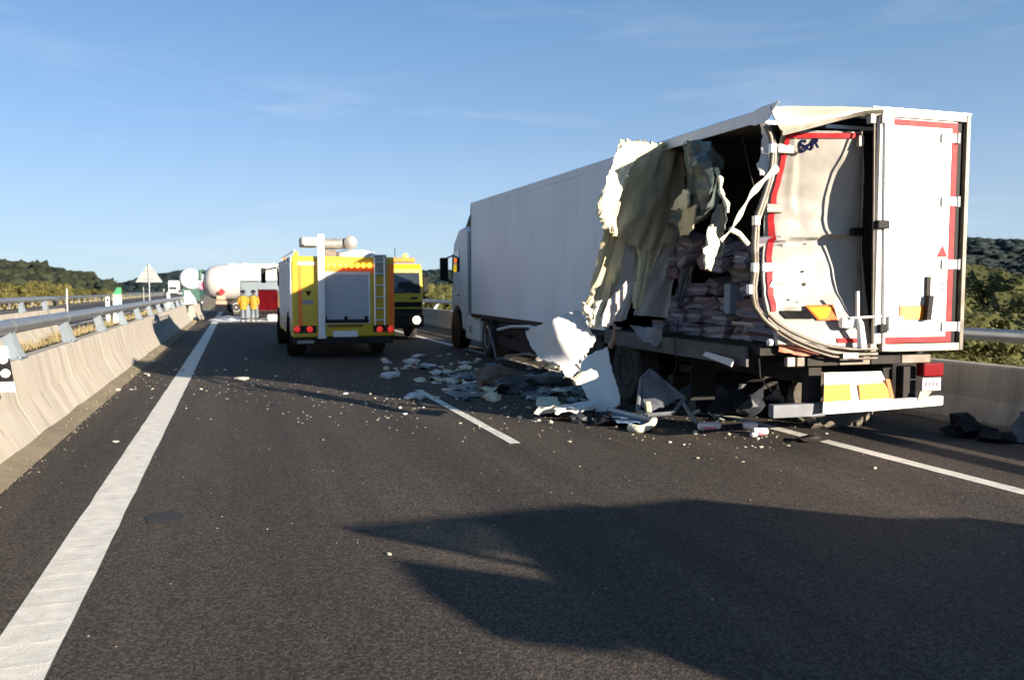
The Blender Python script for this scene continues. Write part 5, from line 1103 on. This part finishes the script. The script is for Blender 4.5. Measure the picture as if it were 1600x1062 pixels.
# grey rescue lorry with a crimson curtain, left of the fire engine
V = empty('rescue_lorry', (0.32, 45, 0), 'grey rescue lorry with a dark red curtain at its rear', 'lorry')
VW = 2.15
MB().box((0,0.0,0.55),(0.05,4.6,2.1)).build('side_wall', M_GREYV, V); MB().box((VW-0.05,0,0.55),(VW,4.6,2.1)).build('side_wall', M_GREYV, V)
MB().box((0,0,2.10),(VW,4.6,2.18)).build('roof', M_GREYV, V, bevel=0.02); MB().box((0.05,0,0.5),(VW-0.05,4.6,0.56)).build('floor', M_CHASSIS, V)
MB().box((0.051,-0.01,0.15),(0.88,0.04,2.05)).build('rear_door', M_GREYV, V, bevel=0.01)
MB().box((0.88,-0.02,1.68),(VW-0.051,0.05,2.09)).build('upper_panel', M_GREYV, V, bevel=0.01)
b = MB(); b.sheet([[(0.90+0.12*k, 0.12+0.03*math.sin(k*2.2), z) for k in range(10)] for z in (0.45,1.0,1.66)],0.01); b.build('curtain', M_CRIM, V, 60)
MB().box((0.0,4.7,0.6),(VW,6.3,2.0)).build('cab', M_WPAINT, V, bevel=0.1)
for y in (1.2,5.4): wheel(V,(0.2,y,0.42),0.42,0.26,-1); wheel(V,(VW-0.2,y,0.42),0.42,0.26,1)
MB().box((0.2,0.2,0.4),(VW-0.2,6,0.5)).build('chassis', M_CHASSIS, V)
q = at(427,500,y=44.5)
tag(MB().box((-0.28,-0.1,0.0),(0.28,0.1,0.34)).build('kit_box', M_WPAINT, loc=(q.x,44.4,0.01), bevel=0.03),'white box on the road behind the grey rescue lorry','box')
# two firefighters
def person(x, y, h, label, rz=0):
    e = empty('person', (x, y, 0), label, 'person', None, rz); s = h/1.75
    V_ = [(0,0,0.95),(0,0,1.2),(0,0.01,1.42),(0,0,1.53),(0,0.01,1.66),(0.19,0,1.40),(0.25,0.02,1.15),(0.22,0.10,0.93),(-0.19,0,1.40),(-0.25,0.02,1.15),(-0.22,0.10,0.93),(0.10,0,0.88),(0.11,0.02,0.50),(0.12,-0.01,0.09),(0.13,0.12,0.04),(-0.10,0,0.88),(-0.12,0.02,0.50),(-0.14,-0.01,0.09),(-0.15,0.12,0.04)]
    E_ = [(0,1),(1,2),(2,3),(3,4),(2,5),(5,6),(6,7),(2,8),(8,9),(9,10),(0,11),(11,12),(12,13),(13,14),(0,15),(15,16),(16,17),(17,18)]
    Rd = [.15,.15,.16,.06,.10,.075,.055,.04,.075,.055,.04,.095,.07,.05,.045,.095,.07,.05,.045]
    me = bpy.data.meshes.new('body'); me.from_pydata([Vector(p)*s for p in V_], E_, []); me.materials.append(M_DCLOTH)
    o = link('body', me, e); sk = o.modifiers.new('skin','SKIN')
    for i, r0 in enumerate(Rd): me.skin_vertices[0].data[i].radius = (r0*s, r0*s*0.85)
    me.skin_vertices[0].data[0].use_root = True
    o.modifiers.new('sub','SUBSURF').levels = 1; o.modifiers['sub'].render_levels = 1
    j = MB(); ring = lambda rx, ry, z: [(math.cos(t)*rx*s, math.sin(t)*ry*s, z*s) for t in [2*math.pi*k/16 for k in range(16)]]
    j.loft([ring(.19,.145,.72), ring(.20,.15,.95), ring(.205,.155,1.2), ring(.21,.15,1.38), ring(.12,.10,1.48)])
    for q in (-1,1): j.tube([Vector((q*.18,0,1.40))*s, Vector((q*.255,.02,1.15))*s, Vector((q*.225,.09,.97))*s], [.09*s,.075*s,.06*s], 10)
    j.build('jacket', M_HIVIS, e, 50)
    MB().loft([ring(.215,.165,1.02), ring(.215,.165,1.09)]).build('reflective_band', M_FORANGE, e)
    hm = MB(); hm.lathe([(.135*s,1.63*s),(.13*s,1.70*s),(.10*s,1.77*s),(.04*s,1.80*s)],(0,0.01,0),'z',16); hm.build('helmet', M_BLACK, e, 50)
    return e
q = at(380.5,500,y=42.5); person(q.x,42.5,1.62,'person in yellow jacket and dark helmet, left of the two behind the tanker wheels',R(8))
q = at(396.5,500,y=43.0); person(q.x,43.0,1.62,'person in yellow jacket and dark helmet next to the crimson curtain',R(-6))

# oncoming white lorry on the opposite carriageway
L = empty('box_lorry', (-15.9, 238, 0), 'white box lorry far away on the opposite carriageway', 'lorry')
MB().box((-1.25,1.8,1.0),(1.25,9,4.0)).build('box_body', M_WPAINT, L, bevel=0.03)
MB().prism([(0,0.6),(0,1.5),(0.25,2.5),(1.7,2.6),(1.7,0.6)],'x',-1.15,1.15).build('cab', M_WPAINT, L, bevel=0.06)
MB().prism([(0.0,1.55),(-0.02,1.57),(0.2,2.35),(0.22,2.33)],'x',-1.0,1.0).build('windscreen', M_GLASS, L)
MB().box((-1.1,-0.1,0.35),(1.1,0.3,0.75)).build('bumper', M_CHASSIS, L, bevel=0.04)
for y in (1.0,7.0): wheel(L,(-1.0,y,0.5),0.5,0.3,-1); wheel(L,(1.0,y,0.5),0.5,0.3,1)
C2 = empty('parked_car', (-13.2, 225, 0), 'small pale car beside the oncoming white lorry', 'car')
MB().prism([(0,0.35),(0,0.8),(1.0,0.95),(1.6,1.45),(3.2,1.45),(4.0,0.95),(4.1,0.35)],'x',-0.85,0.85).build('body', M_SILVER, C2, bevel=0.08)
MB().prism([(1.05,0.97),(1.0,0.99),(1.55,1.40),(1.6,1.38)],'x',-0.7,0.7).build('windscreen', M_GLASS, C2)
for y in (0.75,3.2):
    for s_ in (-1,1): wheel(C2,(s_*0.75,y,0.31),0.31,0.2,s_)

# ================================================================== wreckage lying on the road
def gp(u, v, z=0.0): return at(u, v, z=z)
# big white sandwich panel leaning out from under the trailer
def W(u, v, y): return at(u, v, y=y)
P = [[W(905,484,8.75), W(862,498,8.78), W(822,517,9.25)], [W(916,505,8.62), W(872,528,8.65), W(832,545,9.05)], [W(932,528,8.5), W(886,553,8.55), W(846,562,8.85)], [W(920,545,8.5), W(900,570,8.45), W(868,566,8.55)], [W(905,572,8.45), W(893,590,8.4), W(884,588,8.45)]]
tag(MB().sheet(drape(P, 24, 24, 0.016, 1.6, 0.035, 3.1, (0.1,1,0.1)), 0.035).build('torn_wall_panel', [M_TORN], None, 45), 'bright white torn wall panel sticking out beside the trailer into the sun', 'wreck panel')
P = [[W(900,570,10.75), W(928,552,10.7), W(950,543,10.6)], [W(908,600,10.5), W(932,595,10.4), W(958,585,10.3)], [W(918,622,10.25), W(944,622,10.15), W(968,612,10.05)], [W(930,644,10.02), W(950,645,9.95), W(970,632,9.9)]]
tag(MB().sheet(drape(P, 16, 12, 0.03, 2.6, 0.02, 5.1, (0.2,1,0.2)), 0.03).build('torn_wall_panel', M_WPAINT, None, 45), 'shaded pale panel standing on the road below the bright torn panel', 'wreck panel')
P = [[W(893,592,8.42), W(905,583,8.42), W(924,575,8.5)], [W(897,602,8.45), W(912,594,8.48), W(930,587,8.6)]]
tag(MB().sheet(drape(P, 6, 8, 0.02, 4, 0.02, 5.1, (0.2,1,0.2)), 0.05).build('foam_edge', M_FOAMP, None, 45), 'broken foam edge wedged between the two leaning wall panels', 'foam')
def slab(name, pix, th, m, label, cat, hgt=0.0, group=None, seed=1.0, amp=0.03):
    A = [gp(u, v, hgt) for u, v in pix]; P = [[A[0], A[1]], [A[3], A[2]]]
    return tag(MB().sheet(drape(P, 6, 14, amp, 3, 0.03, seed, (0,0,1)), th).build(name, m, None, 45), label, cat, group)
slab('flat_panel', [(862,640),(925,632),(935,640),(868,648)], 0.05, M_WPAINT, 'flat pale strip of panel lying left of the standing panel', 'wreck panel', 0.10)
slab('foam_block', [(838,630),(868,628),(878,645),(842,647)], 0.08, M_FOAMP, 'cream foam block at the left end of the flat pale strip', 'foam', 0.08)
slab('blue_sheet', [(955,648),(1012,655),(1018,664),(962,662)], 0.012, mat('blue_film',(0.10,0.17,0.27),0.35,var=0.2), 'blue plastic sheet on the road in front of the panels', 'sheet', 0.06)
b = MB(); b.tube(resample([gp(952,640,.1), gp(985,648,.1), gp(1018,655,.1)],8), 0.035, 6); tag(b.build('pale_bar', M_TORN), 'straight pale bar lying above the blue plastic sheet', 'bar')
b = MB(); b.tube(resample([gp(984,668,.04), gp(1000,671,.04), gp(1014,666,.06), gp(1022,655,.1)],10), [0.05]*10, 7); tag(b.build('curved_foam_strip', M_FOAMP, None, 60), 'curved cream foam strip around the corner of the blue sheet', 'foam')
def crumple(name, u, v, sx, sy, sz, m, label, cat, seed, group=None, sub=None):
    c = gp(u, v); vs = []
    for p in IV:
        q = Vector(p); n_ = noise.noise(q*1.5+Vector((seed,0,0)))*0.7 + noise.noise(q*3.4+Vector((0,seed,0)))*0.45; q = q*(0.8+n_)
        vs.append((q.x*sx, q.y*sy, max(0.004, q.z*sz + sz*0.55)))
    return tag(MB().add(vs, [tuple(int(i) for i in f) for f in IF]).build(name, m, loc=(c.x, c.y, 0)), label, cat, group)
for k, (u, v, sx, sy, sz, m, lab) in enumerate([(905,660,.17,.10,.08,M_TARP,'small black heap in front of the standing pale panel'),(955,664,.22,.08,.06,M_BLACK,'low black scrap next to the blue plastic sheet'),
    (1120,640,.55,.35,.45,M_TARP,'heap of crumpled dark plastic under the torn opening'),(1165,648,.6,.4,.28,M_TARP,'dark plastic heap just left of the bumper bar'),(1060,600,.5,.4,.3,M_GREYW,'dark grey crumpled sheet under the trailer floor'),(1135,600,.4,.3,.35,M_GREYW,'grey crumpled sheet beside the bumper post'),
    (780,600,.55,.30,.22,mat('brown_rag',(0.13,0.085,0.065),0.9,var=0.3,vscale=5),'brown crumpled heap on the road left of the panels'),(810,612,.45,.30,.16,M_TARP,'dark crumpled heap right of the brown one'),(860,605,.5,.35,.2,M_GREYW,'grey crumpled heap behind the bright torn panel'),
    (1510,680,.34,.22,.16,M_BLACK,'black scrap heap against the right barrier'),(1556,690,.25,.2,.10,M_BLACK,'low black scrap right of the heap at the right barrier'),(1265,690,.25,.10,.05,M_CHASSIS,'flat dark scrap below the bumper')]):
    crumple('scrap_heap', u, v, sx, sy, sz, m, lab, 'scrap heap', k*3.7+1)
# bent box section frame with a sheet
b = MB(); f = [W(996,640,8.6), W(1002,592,8.9), W(1016,578,9.0), W(1030,590,8.9), W(1070,622,8.5), W(1052,645,8.4), W(1012,648,8.5)]
for i in range(len(f)): b.tube([f[i], f[(i+1)%len(f)]], 0.025, 6)
fr_ = empty('twisted_stand', f[0], 'bent dark metal frame with torn sheet standing under the opening', 'wreck frame')
b.build('frame', M_GREYW, fr_).location = -Vector(f[0])
P = [[f[1], f[2]], [f[6]+Vector((0,.05,0)), f[4]]]; MB().sheet(drape(P,10,10,0.05,3,0.03,2.0,(0,1,0)),0.01).build('sheet', M_GREYW, fr_, 50).location = -Vector(f[0])
MB().tube([W(1012,628,8.5), W(1014,644,8.45)], 0.035, 6).build('broken_end', M_FOAM, fr_).location = -Vector(f[0])
tag(MB().tube(resample([W(1068,630,8.4), W(1082,652,8.2), W(1090,660,8.15)],6), 0.03, 6).build('bent_tube', M_GREYW), 'short bent grey tube right of the bent frame', 'bar')
# tyre torn off, lying below the bumper
te = empty('torn_tyre', gp(1345,668)+Vector((0,0.1,0.0)), 'dusty torn off tyre lying in the sun under the bumper bar', 'tyre')
b = MB(); prof = [(0.30,-0.15),(0.44,-0.17),(0.50,-0.13),(0.50,0.13),(0.44,0.17),(0.30,0.15),(0.28,0)]
mt = Matrix.Translation((0.05,0.5,0.22)) @ Matrix.Rotation(R(58),4,'Y') @ Matrix.Rotation(R(28),4,'Z'); n_ = 30; vs = []
for r0, o_ in prof:
    for j in range(n_): t = 2*math.pi*j/n_; vs.append(mt @ Vector((o_, r0*math.cos(t), r0*math.sin(t))))
k_ = len(prof); b.add(vs, [(i*n_+j, i*n_+(j+1)%n_, ((i+1)%k_)*n_+(j+1)%n_, ((i+1)%k_)*n_+j) for i in range(k_) for j in range(n_)])
for j in range(22):
    m2 = mt @ Matrix.Rotation(2*math.pi*j/22,4,'X'); b.box((-0.135,-0.045,0.495),(0.135,0.035,0.525),0,m2)
b.build('tread', M_DUSTRUB, te, 35)
crumple('rubber_scrap', 1290, 668, .2,.12,.08, M_DUSTRUB, 'dusty rubber scrap left of the torn off tyre', 'rubber scrap', 4.4)
# leaning dark board at the right edge
P = [[gp(1572,690), at(1592,645,y=6.75)], [gp(1640,700), at(1660,650,y=6.4)]]
tag(MB().sheet(drape(P,8,8,0.03,3,0.03,2.0,(1,0,0)),0.02).build('leaning_board', M_TARP, None, 50), 'dark crumpled board leaning on the right barrier at the edge of view', 'wreck panel')
# fire foam / white powder swept across the road in front of the tanker
b = MB(); vs = []; nx_, ny_ = 50, 16; fsf = []
for j in range(ny_+1):
    for i in range(nx_+1):
        x = -1.55 + 5.0*i/nx_; y = 43.6 + 7.5*j/ny_; e_ = min(1, 4*min(i/nx_,1-i/nx_))*min(1,4*min(j/ny_,1-j/ny_))
        vs.append((x + 0.2*noise.noise(Vector((y,x,1))), y + 0.3*noise.noise(Vector((x,y*0.5,2))), -0.02 + e_*(0.10 + 0.16*noise.noise(Vector((x*1.5,y*1.1,3))))))
b.add(vs, [(j*(nx_+1)+i, j*(nx_+1)+i+1, (j+1)*(nx_+1)+i+1, (j+1)*(nx_+1)+i) for j in range(ny_) for i in range(nx_)])
tag(b.build('white_powder', M_WPAINT, smooth=60), kind='stuff')
tag(MB().tube([gp(424,500)+Vector((0,0,0)), gp(424,500)+Vector((-.05,0,.75))],0.05,8).build('marker_stick', M_CRIM), 'dark red stick standing on the road by the rescue lorry', 'pole')

# packets that spilled out
def packet(u, v, l, r0, rz, label, m=M_PACKP, tilt=0):
    c = gp(u, v); e = empty('packet', (c.x, c.y, r0), label, 'packet', None, rz)
    MB().lathe([(r0*0.7,-l),(r0,-l*0.9),(r0,l*0.9),(r0*0.7,l)],(0,0,0),'x',16).build('wrapper', M_PACK, e, 40)
    MB().lathe([(r0*1.01,-l*0.7),(r0*1.02,-l*0.69),(r0*1.02,l*0.5),(r0*1.01,l*0.51)],(0,0,0),'x',16).build('pink_print', m, e, 40).location.z = -r0*0.12
packet(1108,671,0.14,0.045,R(-12),'pink and white packet beside the small cream foam ball')
packet(1172,670,0.085,0.045,R(-20),'upper of two small white packets on the right edge line', M_PACK)
packet(1188,679,0.085,0.042,R(-20),'lower of two small white packets with a pink underside')
packet(1030,655,0.08,0.045,R(-20),'white packet at the end of the curved cream foam strip')
packet(1178,682,0.05,0.025,R(20),'small crushed white packet under the two packets', M_PACK)
# broken foam
CH = []
for k in range(7):
    q = MB(); vs = [(p[0]*0.5*(1+0.6*noise.noise(Vector(p)*1.3+Vector((k*5,0,0)))), p[1]*0.38*(1+0.6*noise.noise(Vector(p)*1.6+Vector((k*5,7,0)))), max(-0.12, p[2]*0.24*(1+0.7*noise.noise(Vector(p)*1.8+Vector((0,k*5,3))))) + 0.12) for p in (ico(1)[0])]
    q.add(vs, [tuple(int(i) for i in f) for f in ico(1)[1]]); CH.append([q.build('foam_chunk', m, mesh_only=True) for m in (M_FOAMP, M_TORN)])
n_ch = 0
def chunk(u, v, w_, label, group=None, m=0, flat=1.0):
    c = gp(u, v); o = link('foam_chunk', random.choice(CH)[m], None, 0, (c.x, c.y, 0.0), random.random()*6.28); s = w_; o.scale = (s, s*random.uniform(.6,1.2), s*random.uniform(.6,1.2)*flat)
    return tag(o, label, 'foam chunk', group)
chunk(378,592,0.42,'flat cream foam chunk alone on the dark edge of the shadow', flat=0.5)
chunk(296,586,0.30,'cream foam chunk lying on the left edge line', flat=0.5)
chunk(285,580,0.12,'white fragment just left of the chunk on the left edge line')
chunk(180,690,0.13,'pale flat fragment on the left shoulder', flat=0.5)
chunk(432,588,0.10,'pale fragment right of the flat foam chunk in the lane')
chunk(608,866,0.045,'tiny yellowish crumb beside the tip of the foreground shadow')
chunk(1086,678,0.07,'cream foam ball in front of the pink packet', flat=1.6)
chunk(682,622,0.20,'cream foam chunk at the far end of the lane dash', flat=0.6)
chunk(1367,732,0.05,'small cream crumb on the right lane beside the edge line')
chunk(1090,716,0.05,'pale crumb on the asphalt below the packets')
chunk(890,690,0.06,'white crumb on the asphalt right of the lane dash end')
chunk(240,565,0.16,'grey white fragment in the shadow by the left barrier', m=1)
chunk(185,610,0.10,'cream crumb at the foot of the left barrier')
chunk(232,587,0.14,'pale fragment between the left barrier and the edge line')
chunk(291,638,0.05,'tiny white crumb just right of the left edge line')
chunk(1480-290,684,0.05,'tiny white crumb beside the lower packet')
rnd = random.Random(5)
for k in range(95):
    u = rnd.uniform(600, 900); v = 575 + rnd.gauss(0, 16) + (u-600)*0.06
    if v < 545 or (v > 636 and rnd.random() < 0.6) or v > 655: continue
    if u < 645 and v < 560: continue
    chunk(u, v, rnd.choice([0.10,0.14,0.18,0.26,0.42]), 'pale foam chunk among the wreckage strewn in the lorry shadow', 'foam chunks in the lorry shadow', rnd.randrange(2), 0.8)
for k in range(46):
    u = rnd.uniform(540, 1000); v = 612 + (u-600)*0.08 + abs(rnd.gauss(0, 16))
    chunk(u, v, rnd.choice([0.04,0.05,0.06,0.09]), 'small pale crumb on the sunlit asphalt beside the shadow edge', 'sunlit foam crumbs by the shadow edge', rnd.randrange(2))
for k in range(26):
    u = rnd.uniform(170, 420); v = 560 + abs(rnd.gauss(0, 28)); 
    if at(u, v, z=0).x < -1.75: continue
    chunk(u, v, rnd.choice([0.04,0.06,0.09]), 'small pale crumb near the left edge line', 'foam crumbs near the left edge line', rnd.randrange(2))
for k in range(20):
    chunk(rnd.uniform(1040,1320), rnd.uniform(672,700), rnd.choice([0.03,0.04,0.06]), 'tiny crumb in front of the trailer bumper', 'crumbs in front of the bumper', rnd.randrange(2))
b = MB()
for k in range(1500):
    u = rnd.uniform(150, 1250); v = 560 + (u-150)*0.075 + abs(rnd.gauss(0, 34)) - 6; c = gp(u, min(v, 900)); s = rnd.uniform(0.004, 0.016)
    if c.x < -1.8: continue
    b.add([(c.x+p[0]*s*rnd.uniform(.6,1.5), c.y+p[1]*s*rnd.uniform(.6,1.5), 0.003+abs(p[2])*s*0.7) for p in OCT], OF)
for k in range(260):
    c = Vector((rnd.uniform(-1.8, 8.4), rnd.uniform(3.5, 14), 0)); s = rnd.uniform(0.003, 0.008)
    b.add([(c.x+p[0]*s, c.y+p[1]*s, 0.003+abs(p[2])*s*0.7) for p in OCT], OF)
tag(b.build('crumbs', M_FOAMP), kind='stuff')
def strewn(u, v, sx, sy, m, seed, lab, grp):
    c = gp(u, v); vs = [[Vector((c.x+sx*(j/5-.5)+0.05*noise.noise(Vector((j,i,seed))), c.y+sy*(i/4-.5)+0.05*noise.noise(Vector((j,i,seed+4))), 0.02+max(0,0.10*noise.noise(Vector((j*.8,i*.8,seed+8)))) )) for j in range(6)] for i in range(5)]
    return tag(MB().sheet(vs, 0.012).build('wall_fragment', m, None, 40), lab, 'wreck fragment', grp)
for k in range(74):
    u = rnd.uniform(650, 905) + rnd.uniform(0, 20); v = 596 + (u-760)*0.09 + rnd.gauss(0, 15)
    if v > 634 or v < 560 or (u < 715 and v > 598): continue
    q = rnd.random()**2; strewn(u, v, .12 + .5*q, .16 + .6*q, rnd.choice([M_TORN, M_GREENF, M_GREENF, M_GREYW, M_GREYW, M_FOAM, M_TARP]), k*1.9, 'crumpled wall fragment in the lorry shadow on the right lane', 'wall fragments in the lorry shadow')
for k in range(60):
    u = rnd.uniform(690, 1180); v = 604 + (u-760)*0.10 + rnd.gauss(0, 11)
    strewn(u, v, rnd.uniform(.05,.16), rnd.uniform(.06,.2), rnd.choice([M_TORN, M_PACK, M_GREYW, M_FOAMP, M_TARP, M_RUST]), k*2.3+1, 'small wall splinter on the ground along the torn side', 'small splinters along the torn side')

# ================================================================== people carrier standing just outside the view on the right, with flap and roof panel added to shape the foreground shadow
PC = empty('people_carrier', (5.3, -2.75, 0), 'unseen silver people carrier with added panels that shape the foreground shadow', 'car')
MB().prism([(0.0,0.30),(-0.05,0.9),(0.0,1.1),(0.10,1.75),(0.3,1.86),(2.3,1.84),(3.1,1.30),(3.9,1.0),(4.15,0.72),(4.15,0.30)],'x',0.0,1.85).build('body', M_SILVER, PC, bevel=0.06)
MB().prism([(1.0,1.80),(0.25,2.26),(-0.2,2.24),(-0.62,2.13),(-0.35,1.98),(-0.1,1.86),(0.3,1.78)],'x',0.05,0.13).build('shadow_flap', M_SILVER, PC, bevel=0.02)  # fin added only to cast the lower finger of the foreground shadow
def bar(b, p, q, r_): b.tube([p, q], r_, 6)
gp0, gp1, gp2, gp3 = Vector((0.08,0.67,2.36)), Vector((1.95,0.67,2.36)), Vector((1.8,1.5,1.86)), Vector((0.12,1.10,1.87))
gr = MB(); bar(gr, gp0, gp1, 0.025); bar(gr, gp1, gp2, 0.025); bar(gr, gp2, gp3, 0.025); bar(gr, gp3, gp0, 0.03)  # raised glazed panel added to cast the upper shadow finger
gr.tube([gp0.lerp(gp3,.45), gp0.lerp(gp1,.5), gp1], 0.02, 6); gr = gr.build('shadow_panel_frame', M_SILVER, PC)
MB().sheet([[gp0, gp0.lerp(gp1,.45)],[gp0.lerp(gp3,.6), gp3.lerp(gp2,.2)]],0.005).build('shadow_panel_glass', M_TINT, gr)
MB().sheet([[gp0.lerp(gp1,.45), gp1],[gp3.lerp(gp2,.2), gp2]],0.02).build('shadow_panel_blind', M_BLACK, gr)
for x_ in (-0.004, 1.846): MB().prism([(0.4,1.15),(0.5,1.66),(2.2,1.66),(2.75,1.15)],'x',x_,x_+0.008).build('side_window', M_GLASS, PC)
MB().prism([(2.42,1.78),(2.44,1.80),(3.05,1.37),(3.03,1.35)],'x',0.15,1.7).build('windscreen', M_GLASS, PC)
for y in (0.75,3.25):
    for x_, s_ in ((0.12,-1),(1.73,1)): wheel(PC,(x_,y,0.33),0.33,0.22,s_)
for x_ in (0.05,1.6): MB().box((x_,-0.075,0.95),(x_+0.2,-0.02,1.25)).build('rear_lamp', M_RLAMP, PC, bevel=0.01)
